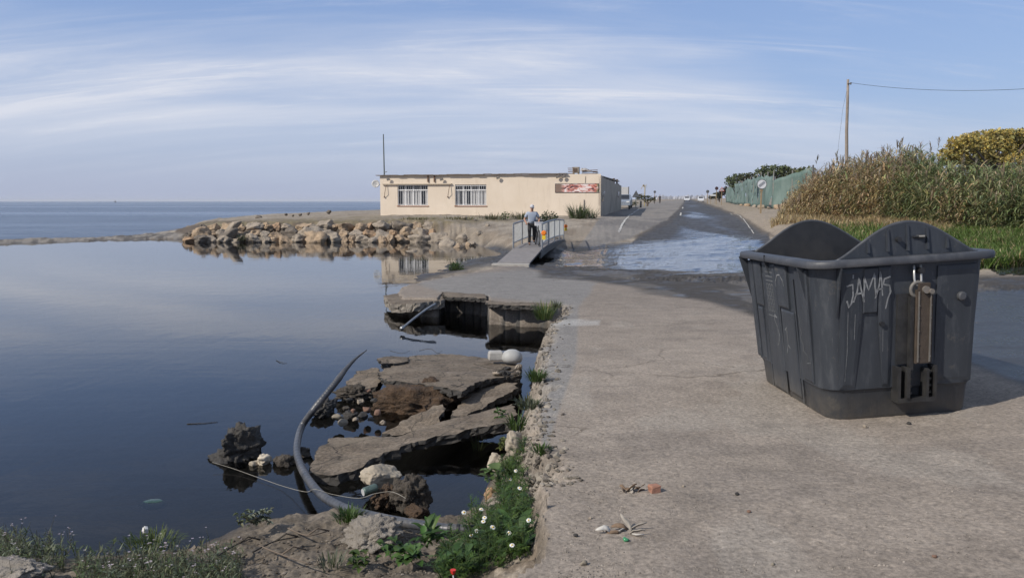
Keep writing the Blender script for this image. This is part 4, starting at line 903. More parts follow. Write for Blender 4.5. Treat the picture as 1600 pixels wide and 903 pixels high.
for i, (s, lb) in enumerate(((3.75, 'orange and yellow warning lamp hung on the near post of the footbridge'), (13.9, 'orange warning lamp hung on the far end post of the footbridge'))):
    w = empty('warning_lamp', brm @ Vector((hwb + .1, s - .06, dz_(s) + (.50 if i == 0 else .55))), -BAX, lb, 'warning lamp')
    w.scale = (.55, .55, .55) if i == 0 else (.5, .5, .5)
    mb = MB(); mb.box((-.13, -.09, -.19), (.13, .09, .1)); mb.box((-.08, -.06, .1), (.08, .06, .16)); mb.build('battery_case', BEAY, w)
    mb = MB(); mb.tube([(0, -.07, .30), (0, .07, .30)], .19, 20); mb.tube([(0, -.11, .30), (0, -.07, .30)], [.13, .18], 20); mb.build('lens', BEAC, w)
    mb = MB(); mb.tube([(-.1, 0, .3), (-.1, 0, .52), (.1, 0, .52), (.1, 0, .3)], .013, 6); mb.build('handle', DARK, w)

def skin(name, verts, edges, radii, m, parent, sub=2, root=0):
    me = bpy.data.meshes.new(name); me.from_pydata([Vector(v) for v in verts], edges, []); o = bpy.data.objects.new(name, me); COL.objects.link(o); o.parent = parent
    md = o.modifiers.new('skin', 'SKIN'); md.use_smooth_shade = True
    for i, r in enumerate(radii):
        sv = me.skin_vertices[0].data[i]; sv.radius = r if isinstance(r, tuple) else (r, r); sv.use_root = (i == root)
    s = o.modifiers.new('sub', 'SUBSURF'); s.levels = sub; s.render_levels = sub
    dg = bpy.context.evaluated_depsgraph_get(); ev = o.evaluated_get(dg); nm = bpy.data.meshes.new_from_object(ev)
    o.modifiers.clear(); o.data = nm; nm.materials.clear(); nm.materials.append(m); nm.polygons.foreach_set('use_smooth', [True] * len(nm.polygons))
    return o
SKIN = mat('skin_tone', (.36, .20, .14), .6, 0, 10, .1, 0); HAIR = mat('grey_hair', (.16, .15, .14), .8, 0, 20, .2, .1)
def person(name, loc, rz, label, shirt, trousers, shoe, cap, pose='push', h=1.74):
    g = empty(name, loc, rz, label, 'person'); s = h / 1.74; g.scale = (s, s, s)
    # local frame: faces -y. x is the figure's left-right
    if pose == 'push': LH, RH = Vector((-.27, -.33, 1.02)), Vector((.27, -.33, 1.02)); LE, RE = Vector((-.33, .0, 1.12)), Vector((.33, .0, 1.12)); LF, RF = Vector((-.10, .02, .08)), Vector((.13, .38, .13))
    else: LH, RH = Vector((-.27, -.16, .82)), Vector((.27, .1, .82)); LE, RE = Vector((-.27, .02, 1.10)), Vector((.27, .05, 1.10)); LF, RF = Vector((-.09, -.24, .08)), Vector((.09, .26, .10))
    LK = (LF + Vector((-.10, 0, .93))) / 2 + Vector((0, -.05, .03)); RK = (RF + Vector((.10, 0, .93))) / 2 + Vector((0, -.06, .03))
    V = [(0, 0, .95), (0, -.01, 1.15), (0, 0, 1.36), (0, 0, 1.46), (0, -.01, 1.535), (0, -.015, 1.62), (0, -.005, 1.69),
         (-.17, 0, 1.40), LE, LH, (.17, 0, 1.40), RE, RH, (-.10, 0, .90), LK, LF, (.10, 0, .90), RK, RF, LF + Vector((0, -.16, -.04)), RF + Vector((0, -.15, -.05)),
         LH + Vector((0, -.09, -.03)), RH + Vector((0, -.09, -.03))]
    E = [(0, 1), (1, 2), (2, 3), (3, 4), (4, 5), (5, 6), (2, 7), (7, 8), (8, 9), (2, 10), (10, 11), (11, 12), (0, 13), (13, 14), (14, 15), (0, 16), (16, 17), (17, 18), (15, 19), (18, 20), (9, 21), (12, 22)]
    R = [(.15, .11), (.145, .10), (.16, .10), .058, (.062, .075), (.075, .092), (.07, .08), .06, .045, .034, .06, .045, .034, .085, .058, .042, .085, .058, .042, .036, .036, (.035, .02), (.035, .02)]
    body = skin('body', V, E, R, SKIN, g)
    m_ = MB()                                              # nose, ears, brow on the body's head
    for sx in (-1, 1):
        m_.tube([(sx * .074, -.0, 1.60), (sx * .082, .01, 1.635)], .014, 6)
    m_.tube([(0, -.105, 1.635), (0, -.125, 1.595)], [.01, .017], 6)
    for hnd in (LH, RH):
        for f in range(4):
            fx = (f - 1.5) * .02; a = hnd + Vector((fx, -.08, -.01)); m_.tube([a, a + Vector((0, -.045, -.01)), a + Vector((0, -.05, -.05)), a + Vector((0, -.015, -.065))], .009, 5)
        sgn = 1 if hnd.x < 0 else -1; m_.tube([hnd + Vector((sgn * .03, -.03, 0)), hnd + Vector((sgn * .055, -.07, -.02)), hnd + Vector((sgn * .045, -.10, -.045))], .010, 5)
    m_.build('face_and_fingers', SKIN, body, smooth=True)
    m_ = MB()
    for sx in (-1, 1): m_.tube([(sx * .03, -.098, 1.64), (sx * .03, -.106, 1.64)], .009, 6)
    m_.build('eye', BLACKP, body)
    skin('shirt', [(0, 0, .90), (0, -.01, 1.12), (0, 0, 1.35), (0, 0, 1.45), (-.19, 0, 1.39), Vector((-.19, 0, 1.39)).lerp(LE, .75), (.19, 0, 1.39), Vector((.19, 0, 1.39)).lerp(RE, .75)], [(0, 1), (1, 2), (2, 3), (2, 4), (4, 5), (2, 6), (6, 7)],
         [(.195, .15), (.185, .135), (.185, .12), .08, .082, .075, .082, .075], shirt, g)
    skin('trousers', [(0, 0, 1.05), (0, 0, .90), (-.105, 0, .84), LK, LF + Vector((0, 0, -.01)), (.105, 0, .84), RK, RF + Vector((0, 0, -.01))], [(0, 1), (1, 2), (2, 3), (3, 4), (1, 5), (5, 6), (6, 7)], [(.175, .13), (.17, .13), .105, .08, .07, .105, .08, .07], trousers, g)
    for ft in (LF, RF): skin('shoe', [ft + Vector((0, .05, -.03)), ft + Vector((0, -.06, -.035)), ft + Vector((0, -.19, -.05))], [(0, 1), (1, 2)], [(.05, .05), (.05, .04), (.045, .03)], shoe, g, 1)
    hr = MB(); hr.loft([[Vector(((.083 + .004) * math.cos(a) * r_, .01 + .098 * math.sin(a) * r_, z)) for a in np.linspace(0, 2 * math.pi, 17)[:-1]] for z, r_ in ((1.60, .95), (1.66, 1.02), (1.70, .98))]) if not cap else None
    if cap:
        c_ = MB(); c_.loft([[Vector((.094 * math.cos(a) * r_, .108 * math.sin(a) * r_ - .008, z)) for a in np.linspace(0, 2 * math.pi, 19)[:-1]] for z, r_ in ((1.665, 1.0), (1.71, .97), (1.745, .8), (1.765, .4))])
        cp = c_.build('cap', cap, g, smooth=True); c_ = MB(); c_.prism([(-.085, 0), (.085, 0), (.085, .012), (-.085, .012)], -.22, -.08, Matrix.Translation((0, 0, 1.662))); c_.build('visor', cap, cp)
    else:
        c_ = MB(); c_.loft([[Vector((.088 * math.cos(a) * r_, .10 * math.sin(a) * r_ + .012, z)) for a in np.linspace(0, 2 * math.pi, 19)[:-1]] for z, r_ in ((1.62, .96), (1.68, 1.0), (1.73, .8), (1.755, .4))]); c_.build('hair', HAIR, g, smooth=True)
    return g
ts = NT('striped_shirt'); wv = ts.n('ShaderNodeTexWave'); ts.l(ts.tc(), wv.inputs[0]); wv.inputs['Scale'].default_value = 8; wv.inputs['Distortion'].default_value = .4
ts.set(ts.mix(ts.ramp(wv.outputs['Fac'], .3, .7), (.40, .44, .51), (.24, .29, .38)), .85)
TRO = mat('dark_trousers', (.035, .033, .035), .85, 0, 9, .25, .1); SHO_M = mat('dark_shoe', (.02, .018, .017), .6, 0, 9, .2, .05)
sp_ = 5.9; pp = brm @ Vector((-.10, sp_, dz_(sp_)))
# cap with a dark band
per = person('person', pp, math.radians(3), 'person in a pale striped shirt and cap pushing a bicycle over the footbridge', ts.m, TRO, SHO_M, mat('grey_cap', (.46, .46, .48), .8, 0, 30, .35, .05))
per.rotation_euler.x = math.radians(7)
bc = empty('bicycle', brm @ Vector((.18, sp_ - .25, dz_(sp_))), math.radians(6), 'dark bicycle with a white front box, pushed by the person on the footbridge', 'bicycle')
def wheel(y):
    w = empty('wheel', (0, y, .34)); w.parent = bc
    m_ = MB(); m_.tube([(0, .32 * math.cos(a), .32 * math.sin(a)) for a in np.linspace(0, 2 * math.pi, 33)], .022, 6, cap=False); m_.build('tyre', BLACKP, w, smooth=True)
    m_ = MB(); m_.tube([(0, .295 * math.cos(a), .295 * math.sin(a)) for a in np.linspace(0, 2 * math.pi, 33)], .009, 5, cap=False)
    for a in np.linspace(0, 2 * math.pi, 19)[:-1]: m_.tube([(0, .02 * math.cos(a), .02 * math.sin(a)), (0, .29 * math.cos(a), .29 * math.sin(a))], .003, 4)
    m_.tube([(-.04, 0, 0), (.04, 0, 0)], .02, 8); m_.build('rim', GALV, w)
wheel(-.5); wheel(.52)
m_ = MB(); m_.tube([(0, -.5, .34), (0, -.36, .78), (0, -.32, .95)], .018, 6); m_.tube([(0, -.36, .76), (0, .08, .32), (0, .14, .82)], .018, 6); m_.tube([(0, -.35, .72), (0, .13, .75)], .018, 6); m_.tube([(0, .08, .32), (0, .52, .34), (0, .14, .78)], .014, 6); m_.build('frame', DARK, bc)
m_ = MB(); m_.tube([(-.29, -.22, 1.0), (-.2, -.34, 1.02), (0, -.33, .97), (.2, -.34, 1.02), (.29, -.22, 1.0)], .016, 6); m_.build('handlebar', DARK, bc)
m_ = MB(); m_.loft([[Vector((x * .5, y, .86 + zz)) for x, y in ((-.12, .28), (.12, .28), (.05, 0), (-.05, 0))] for zz in (0, .05)]); m_.build('saddle', BLACKP, bc)
m_ = MB(); m_.box((-.17, -.62, .86), (.17, -.38, 1.0)); m_.box((-.18, -.63, 1.0), (.18, -.37, 1.02)); m_.build('front_box', mat('box_white', (.62, .62, .64), .5, 0, 8, .1, .05), bc)
m_ = MB(); m_.loft([[Vector((.14 + x, .15 + y, z)) for x, y in ((-.18, -.13), (.24, -.11), (.24, .13), (-.18, .13))] for z in (.86, .98, 1.06)]); m_.build('bag', TRO, bc)

# ------------------------------------------------------------------ signs, fence, cars, walkers, town
def disc(mb, c, r, th, n=28): mb.tube([(c[0], c[1], c[2]), (c[0], c[1] + th, c[2])], r, n)
def DG(px, dep):                                 # ground point under a pixel column at a given depth
    x = (px - 800) / F * dep; return Vector((x, dep, gz(x, dep)))
SIGNW = mat('sign_white', (.66, .67, .68), .5, 0, 6, .06, 0); SIGNB = mat('sign_back', (.115, .115, .12), .6, .2, 6, .15, .05); SIGNR = mat('sign_red', (.45, .05, .04), .5, 0, 6, .1, 0); POSTY = mat('rusty_post', (.30, .22, .13), .7, .1, 8, .3, .1)
p = DG(1187, 58); top = D(1187, 288, 58)
s = empty('traffic_sign', p, 0, 'round white road sign with grey diagonal stripe by the green netting', 'traffic sign'); hT = top.z - p.z
mb = MB(); mb.box((-.05, 0, -.2), (.05, .08, hT - .3)); mb.box((-.09, -.01, hT - .52), (.09, .09, hT - .36)); mb.build('post', POSTY, s)
mb = MB(); disc(mb, (0, -.04, hT), .33, .03); mb.build('face', SIGNW, s)
mb = MB(); mb.tube([(.335 * math.cos(a), -.03, hT + .335 * math.sin(a)) for a in np.linspace(0, 6.2832, 37)], .022, 6, cap=False); mb.build('border', SIGNB, s)
mb = MB(); M2 = Matrix.Translation((0, -.046, hT)) @ Matrix.Rotation(math.radians(-38), 4, 'Y')
for k in range(5): mb.box((-.26, -.002, -.085 + k * .04), (.26, .003, -.065 + k * .04), M2)
mb.build('stripe', mat('sign_stripe', (.27, .275, .29), .5, 0, 6, .1, 0), s)
def tri_sign(px, pyt, pyb, pyg, dep, lb, back):
    g = DG(px, dep); zt = D(px, pyt, dep).z - g.z; zb = D(px, pyb, dep).z - g.z; w = (zt - zb) * .58
    s = empty('traffic_sign', g, 0, lb, 'traffic sign'); m1 = MB(); m1.box((-.04, .01, -.2), (.04, .06, zb + .2)); m1.build('post', mat('green_grey_post', (.16, .19, .16), .6, .3, 8, .2, .05) if back else POSTY, s)
    def tri(k, y0, y1, m, nm):
        cz_ = zb + (zt - zb) / 3; m1 = MB(); m1.prism([(-w * k, cz_ - (cz_ - zb) * k), (w * k, cz_ - (cz_ - zb) * k), (0, cz_ + (zt - cz_) * k)], y0, y1); m1.build(nm, m, s)
    tri(1, -.02, .0, SIGNB if back else SIGNR, 'plate' if back else 'border')
    if not back:
        tri(.72, -.028, -.021, SIGNW, 'face'); m1 = MB(); cz_ = zb + (zt - zb) / 3; m1.box((-.05, -.036, cz_ - .15), (.05, -.03, cz_ + .2)); m1.build('symbol', BLACKP, s)
    else:
        m1 = MB(); m1.box((-w * .6, -.05, zb + .15), (w * .6, -.022, zb + .22)); m1.build('clamp', GALV, s)
tri_sign(992.5, 297.5, 308.5, 323, 90, 'dark back of a triangular road sign standing by the cream building', True)
tri_sign(1125.5, 292, 299, 314.8, 118, 'small white triangular warning sign with red border beyond the netting', False)
for px_, py_, pg, dep, m_, lb in ((1103.5, 299.5, 312.5, 150, SIGNB, 'distant round grey sign on a thin post left of the guide board'), (1117.3, 294.5, 312.5, 140, mat('sign_dark', (.06, .03, .035), .6, 0, 6, .1, 0), 'distant dark round sign on a post before the roadside bushes'), (1021.5, 300, 313.5, 185, SIGNB, 'tiny round sign on a post behind the two far walkers')):
    g = DG(px_, dep); h_ = D(px_, py_, dep).z - g.z; s = empty('traffic_sign', g, 0, lb, 'traffic sign'); m1 = MB(); m1.box((-.05, .0, -.3), (.05, .06, h_)); m1.build('post', POSTY, s); m1 = MB(); disc(m1, (0, -.05, h_), .30, .04); m1.build('face', m_, s)
g = DG(1112, 145); s = empty('direction_sign', g, 0, 'low pale rectangular sign board on two posts beside the road', 'road sign'); zt = D(1112, 304, 145).z - g.z
mb = MB(); mb.box((-.5 * 1.0, -.05, zt - .28), (.5, 0, zt)); mb.build('board', SIGNW, s)
for sx in (-.4, .4): mb = MB(); mb.box((sx - .03, .0, -.3), (sx + .03, .06, zt - .02)); mb.build('post', POSTY, s)
# litter bin, post, white hoarding and car beside the building
g = DG(1000, 92); mb = MB(); mb.tube([(0, 0, -.1), (0, 0, .7)], .11, 12); mb.tube([(0, 0, .7), (0, 0, .74)], .13, 12)
s = empty('bollard', g, 0, 'dark squat bollard right of the triangular sign back', 'bollard'); mb.build('shaft', DARK, s); mb = MB(); mb.tube([(0, 0, .58), (0, 0, .64)], .113, 12); mb.build('band', SIGNB, s)
g = DG(982.5, 84); s = empty('bollard', g, 0, 'short dark stub beside the parked car in the building shadow', 'bollard'); mb = MB(); mb.tube([(0, 0, -.1), (0, 0, .25)], .10, 12); mb.tube([(0, 0, .25), (0, 0, .3)], [.1, .05], 12); mb.build('shaft', DARK, s)
g = DG(1005.8, 110); zt = D(1006, 291, 110).z - g.z; s = empty('marker_post', g, 0, 'slim yellowish post with a ragged palm leaf at its top', 'post'); mb = MB(); mb.tube([(0, 0, -.3), (.03, 0, zt)], .07, 7); mb.build('pole', mat('yellow_wood', (.36, .29, .14), .8, 0, 8, .2, .1), s)
mb = MB(); 
for a, l_ in ((2.4, .7), (2.9, .6), (.9, .5), (2.1, .5)): mb.ribbon([(.03, 0, zt - .1), (.03 + math.cos(a) * l_ * .5, -.05, zt - .02 + math.sin(a) * .3), (.03 + math.cos(a) * l_, -.05, zt - .45)], [.05, .08, .02], (0, .3, 1))
mb.build('leaf', mat('dry_palm', (.28, .22, .12), .8, 0, 8, .2, .1), s)
g = DG(981, 100); s = empty('hoarding', g, 0, 'tall pale board on a dark post behind the parked car', 'board'); za, zb = D(981, 305, 100).z - g.z, D(981, 292.5, 100).z - g.z
mb = MB(); mb.box((-1.3, 0, za), (-.06, .08, zb)); mb.build('panel', mat('board_pale', (.56, .55, .53), .7, 0, 5, .1, .05), s); mb = MB(); mb.box((-.05, -.02, -.3), (.05, .1, zb + .05)); mb.build('post', SIGNB, s)
def car(name, loc, rz, label, paint, w=1.75, l=4.2, h=1.5):
    c = empty(name, loc, rz, label, 'car')                       # faces -y
    pr = [(-l/2, .30), (-l/2, .72), (-l/2 + .25, .82), (-.95, .95), (-.35, h), (1.0, h), (1.75, .98), (l/2 - .05, .9), (l/2, .35)]
    mb = MB(); mb.loft([[Vector((sx * w / 2 * (1 if z < .99 else .82), y, z)) for y, z in pr] for sx in (-1, -.0, 1)]); mb.build('body', paint, c)
    mb = MB(); q = w * .40; mb.add([(-q, -.93 - .01, 1.0), (q, -.94, 1.0), (q * .96, -.42, h - .06), (-q * .96, -.42, h - .06)], [(0, 1, 2, 3)]); mb.add([(-q, 1.75, 1.02), (q, 1.75, 1.02), (q * .96, 1.07, h - .05), (-q * .96, 1.07, h - .05)], [(0, 1, 2, 3)]); o = mb.build('windscreen', GLASS, c); o.modifiers.new('s', 'SOLIDIFY').thickness = .03
    for sx in (-1, 1):
        mb = MB(); mb.add([(sx * (w * .435), -.75, 1.02), (sx * w * .435, 1.5, 1.02), (sx * w * .425, .95, h - .1), (sx * w * .425, -.35, h - .1)], [(0, 1, 2, 3)]); o = mb.build('side_window', GLASS, c); o.modifiers.new('s', 'SOLIDIFY').thickness = .03
        for y in (-l * .31, l * .31):
            wl_ = empty('wheel', (sx * (w / 2 - .1), y, .31)); wl_.parent = c
            mb = MB(); mb.tube([(-.1, 0, 0), (.1, 0, 0)], .31, 18); mb.build('tyre', BLACKP, wl_); mb = MB(); mb.tube([(-.108, 0, 0), (.108, 0, 0)], .18, 14); mb.build('rim', GALV, wl_)
        mb = MB(); mb.box((sx * w * .36 - .16, -l / 2 - .02, .62), (sx * w * .36 + .16, -l / 2 + .03, .76)); mb.build('headlight', SIGNW, c)
    return c
WCAR = mat('white_car_paint', (.62, .63, .65), .3, 0, 4, .05, 0); BCAR = mat('silver_car_paint', (.30, .34, .40), .3, .3, 4, .05, 0)
g = DG(975, 89); car('parked_car', (g.x + .0, g.y + 1, g.z), math.radians(-12), 'silver car parked half hidden behind the cream building', BCAR)
g = DG(1071.5, 262); car('white_car', (g.x, g.y, g.z), math.radians(-12), 'distant white car driving on the crest of the road', WCAR)
g = DG(1093, 225); car('white_van', (g.x, g.y, g.z), math.radians(-10), 'white van parked far away right of the road', WCAR, 1.5, 3.6, 1.5)
DK1 = mat('dark_jacket', (.028, .03, .036), .85, 0, 9, .2, .1)
g = DG(1021.3, 168); person('person', g, math.radians(20), 'left of two distant people in dark clothes on the roadside', DK1, TRO, SHO_M, None, 'walk', 1.72)
g = DG(1029.5, 168); person('person', g, math.radians(-10), 'right of two distant people in dark clothes on the roadside', DK1, TRO, SHO_M, None, 'walk', 1.80)
# green shade-net fence
NET = NT('shade_netting'); n = NET.noise(1.1, 6, .65, sc=(1, 1, .4)); n2 = NET.noise(60, 2)
NET.set(NET.mix(NET.ramp(n, .3, .7), (.075, .125, .112), (.175, .225, .205)), .8, NET.bump(NET.noise(2.5, 5, sc=(1, 1, .5)), .4, .08), None, .2)
TEAR = mat('torn_dark_net', (.05, .075, .07), .9, 0, 3, .3, .2)
def net(a, b, ha, hb, label, sag=.15, seed=1, tear=False):
    f = empty('net_fence', a, 0, label, 'fence'); r = random.Random(seed); L_ = (b - a); n_ = max(6, int(Vector((L_.x, L_.y, 0)).length / .35)); k_ = 8; dirv = Vector((L_.x, L_.y, 0)).normalized(); nv = Vector((dirv.y, -dirv.x, 0))
    mb = MB(); vs = []
    for i in range(n_ + 1):
        u = i / n_; h_ = ha + (hb - ha) * u - sag * math.sin(math.pi * ((u * 3) % 1)) * 1.0
        for j in range(k_ + 1):
            w_ = j / k_; q = L_ * u + Vector((0, 0, .05 + h_ * w_)); q += nv * (.34 * mnoise.noise((u * L_.length * .22 + w_ * .9, w_ * .8, seed + 5)) + .30 * (mnoise.noise((u * L_.length * .45 + seed, w_ * 1.6 + u * L_.length * .2, seed))) * (1.1 - w_ * .5)); vs.append(q)
    fs = [(i * (k_ + 1) + j, (i + 1) * (k_ + 1) + j, (i + 1) * (k_ + 1) + j + 1, i * (k_ + 1) + j + 1) for i in range(n_) for j in range(k_) if not (tear and r.random() < .05)]
    mb.add(vs, fs); o = mb.build('netting', NET.m, f, smooth=True, recalc=False); o.modifiers.new('s', 'SOLIDIFY').thickness = .015
    np_ = max(2, int(Vector((L_.x, L_.y, 0)).length / 5) + 1)
    for i in range(np_ + 1):
        u = i / np_; h_ = ha + (hb - ha) * u; mb = MB(); c0 = L_ * u + nv * -.12; mb.tube([c0 + Vector((0, 0, -.5)), c0 + Vector((r.uniform(-.1, .1), 0, h_ + r.uniform(.1, .45)))], .05, 6); mb.build('post', mat('grey_post', (.22, .21, .19), .7, .1, 8, .2, .1), f)
    return f
def base(px, pyb, dep): return DG(px, dep)
nf = [(1132, 313.5, 180, 3.0), (1141, 315, 140, 3.2), (1160, 318, 104, 3.3), (1183, 320, 80, 3.1), (1203, 321.5, 68, 3.0)]
labs = ['far end stretch of the green netting fence, under the dark pines', 'second stretch of green netting fence with a torn dark gap', 'patched greyish green stretch of netting behind the round sign', 'slack pale green netting stretch right behind the round sign']
for i in range(4):
    a, b = nf[i], nf[i + 1]; net(base(*a[:3]), base(*b[:3]), a[3], b[3] * (.95 if i % 2 else 1), labs[i], .2, 3 + i, i in (1, 2))
net(base(1203, 321.5, 68), base(1266, 323, 64), 2.3, 3.15, 'widest taut green netting panel sloping up to the corner post', -.08, 9)
net(base(1267, 323, 64), base(1296, 322, 64), 2.4, 2.3, 'short green netting piece right of the corner post by the reeds', .1, 12)
g = base(1265.5, 323, 63.6); mb = MB(); mb.tube([(0, 0, -.4), (0, 0, 3.4)], .07, 7); tag(mb.build('fence_post', SIGNB, None, loc=g), 'tall dark corner post at the right end of the netting', 'post')
# rubble along the foot of the fence
rr = random.Random(8)
for i in range(12):
    px_ = 1158 + i * 11 + rr.uniform(-3, 3); dep = np.interp(px_, [1158, 1203, 1290], [98, 66, 61.5]); q = DG(px_, dep - rr.uniform(0, 2)) + Vector((0, 0, .1)); s_ = rr.uniform(.25, .6)
    rock('rubble_stone', 800 + i, q, (s_, s_ * .7, s_ * .55), ROCKS[rr.choice((0, 2, 0))], f'pale rubble stone, {ORD[i]} from the left along the foot of the netting', 'rubble', 'rubble stones along the netting', 2, .2)
# utility pole, wire and stay
pt = D(1325, 124.5, 46); pb = D(1321.5, 300, 46)
WOODP = mat('weathered_wood', (.24, .20, .165), .85, 0, 4, .25, .3)
up = empty('utility_pole', pb, 0, 'tall weathered wooden pole rising out of the reeds', 'utility pole'); v = pt - pb
mb = MB(); mb.tube([Vector((0, 0, -1.5)), v * .25 + Vector((.02, 0, 0)), v * .55 + Vector((-.02, 0, 0)), v * .8, v], [.10, .095, .085, .075, .065], 10); mb.build('pole', WOODP, up, smooth=True)
mb = MB(); mb.tube([v + Vector((-.05, -.1, -.25)), v + Vector((.12, -.1, -.25))], .03, 6); mb.tube([v + Vector((.12, -.1, -.3)), v + Vector((.12, -.1, -.18))], .05, 8); mb.build('insulator', SIGNB, up)
wa = pt + Vector((.12, -.1, -.2)); wb = D(1900, 105, 30); mb = MB()
mb.tube([wa.lerp(wb, u) - Vector((0, 0, 4 * u * (1 - u) * .62)) for u in np.linspace(0, 1, 30)], .010, 5); tag(mb.build('overhead_wire', DARK), 'thin dark overhead wire running right from the wooden pole', 'wire')
mb = MB(); wa2 = D(1317, 170, 46); mb.tube([pt + Vector((-.02, 0, -.5)), wa2, D(1306, 262, 46)], .006, 4); tag(mb.build('stay_wire', DARK), 'faint stay wire slanting down left of the wooden pole', 'wire')
# far town and trees on the skyline
r = random.Random(21); TW = [mat('town_hazed_white', (.42, .43, .47), .9, 0, .1, .08, 0), mat('town_hazed_grey', (.22, .235, .28), .9, 0, .1, .08, 0), mat('town_hazed_pale', (.31, .32, .36), .9, 0, .1, .08, 0)]  # distance haze mixed into the wall colours as a lavender tint
x = 1026; i = 0
while x < 1128:
    w = r.uniform(2.5, 6.5); dep = 1150 + r.uniform(0, 80); a = D(x, 311, dep); tp_ = D(x, r.uniform(304.5, 308.5), dep).z; w_ = w / F * dep
    s = empty('town_building', (a.x, dep, -2), 0, 'tiny pale building in the hazy town on the horizon beyond the road', 'building', 'hazy town buildings on the horizon'); mb = MB(); mb.box((-w_ / 2, 0, 0), (w_ / 2, 12, tp_ + 2)); mb.box((-w_ / 4, 2, tp_ + 2), (w_ / 6, 6, tp_ + 3.4)); mb.build('wall', TW[r.randrange(3)], s)
    mb = MB()
    for k in range(max(1, int(w_ / 2.2))): mb.box((-w_ / 2 + .6 + k * 2.2, -.06, tp_ - 1.5), (-w_ / 2 + 1.7 + k * 2.2, -.01, tp_)); 
    mb.build('window_row', TW[1], s); x += w * r.uniform(.8, 1.25); i += 1
# a boat on the horizon
p = D(180, 315.6, 1500); s = empty('boat', (p.x, p.y, -.75), .3, 'tiny dark boat on the sea horizon', 'boat'); mb = MB(); mb.loft([[Vector((x_ * w_, y_, z_)) for x_, z_ in ((-1, 1.2), (-.6, 0), (.6, 0), (1, 1.2))] for y_, w_ in ((-4, .3), (-2, 1.3), (3, 1.4), (4, 1.2))]); mb.build('hull', DARK, s); mb = MB(); mb.box((-.8, 0, 1.2), (.8, 2.2, 3)); mb.tube([(0, -.5, 1), (0, -.5, 5.5)], .08, 6); mb.build('cabin', SIGNB, s)
# ------------------------------------------------------------------ broken slabs, hose and litter in the lagoon edge
t = NT('asphalt_slab'); n = t.noise(30, 5, .7); v = t.voro(60)
c = t.mix(t.ramp(t.noise(2.5, 5, .6), .35, .65), (.105, .083, .062), (.165, .135, .105)); c = t.mix(1.0, c, t.grey(t.ramp(n, .35, .65, .55, 1.5)), 'MULTIPLY'); c = t.mix(t.ramp(t.noise(5, 6, .7, loc=(2, 1, 0)), .52, .64, 0, .6), c, (.07, .06, .05))
ck = t.n('ShaderNodeTexVoronoi', feature='DISTANCE_TO_EDGE'); nq = t.n('ShaderNodeTexNoise'); t.l(t.tc(), nq.inputs['Vector']); nq.inputs['Scale'].default_value = 4; vq = t.n('ShaderNodeVectorMath', operation='MULTIPLY_ADD'); t.l(nq.outputs['Color'], vq.inputs[0]); vq.inputs[1].default_value = (.35, .35, 0); t.l(t.tc(), vq.inputs[2]); t.l(vq.outputs[0], ck.inputs['Vector']); ck.inputs['Scale'].default_value = 1.6
c = t.mix(t.ramp(ck.outputs['Distance'], .014, .004, 0, .85), c, (.03, .026, .022)); c = t.mix(t.ramp(t.noise(3.1, 6, .7, loc=(6, 2, 0)), .5, .66, 0, .55), c, (.20, .165, .125))
SLAB = t.set(c, .9, t.bump(v, .3, .008, t.bump(n, .5, .008)), None, .25)
SLABE = mat('tar_edge', (.035, .032, .029), .85, 0, 25, .4, .6, dirt=(.08, .07, .06))
SOIL = mat('clay_soil', (.085, .052, .030), .95, 0, 11, .5, 1.0, dirt=(.04, .03, .022), bdist=.05)
CLOD = mat('dark_clod', (.06, .05, .04), .95, 0, 12, .5, 1.0, dirt=(.12, .10, .08), bdist=.03)
MUDR = mat('wet_dark_rock', (.034, .031, .028), .75, 0, 8, .4, .9, dirt=(.09, .08, .066), bdist=.03)
FIB0 = mat('dry_root', (.13, .10, .075), .9, 0, 20, .3, .2)
PALE = mat('pale_rock', (.36, .31, .24), .9, 0, 5, .25, .6, dirt=(.20, .165, .125), bdist=.02)
CONC = mat('crumbly_concrete', (.225, .20, .17), .95, 0, 9, .35, .9, dirt=(.15, .13, .105), bdist=.03)
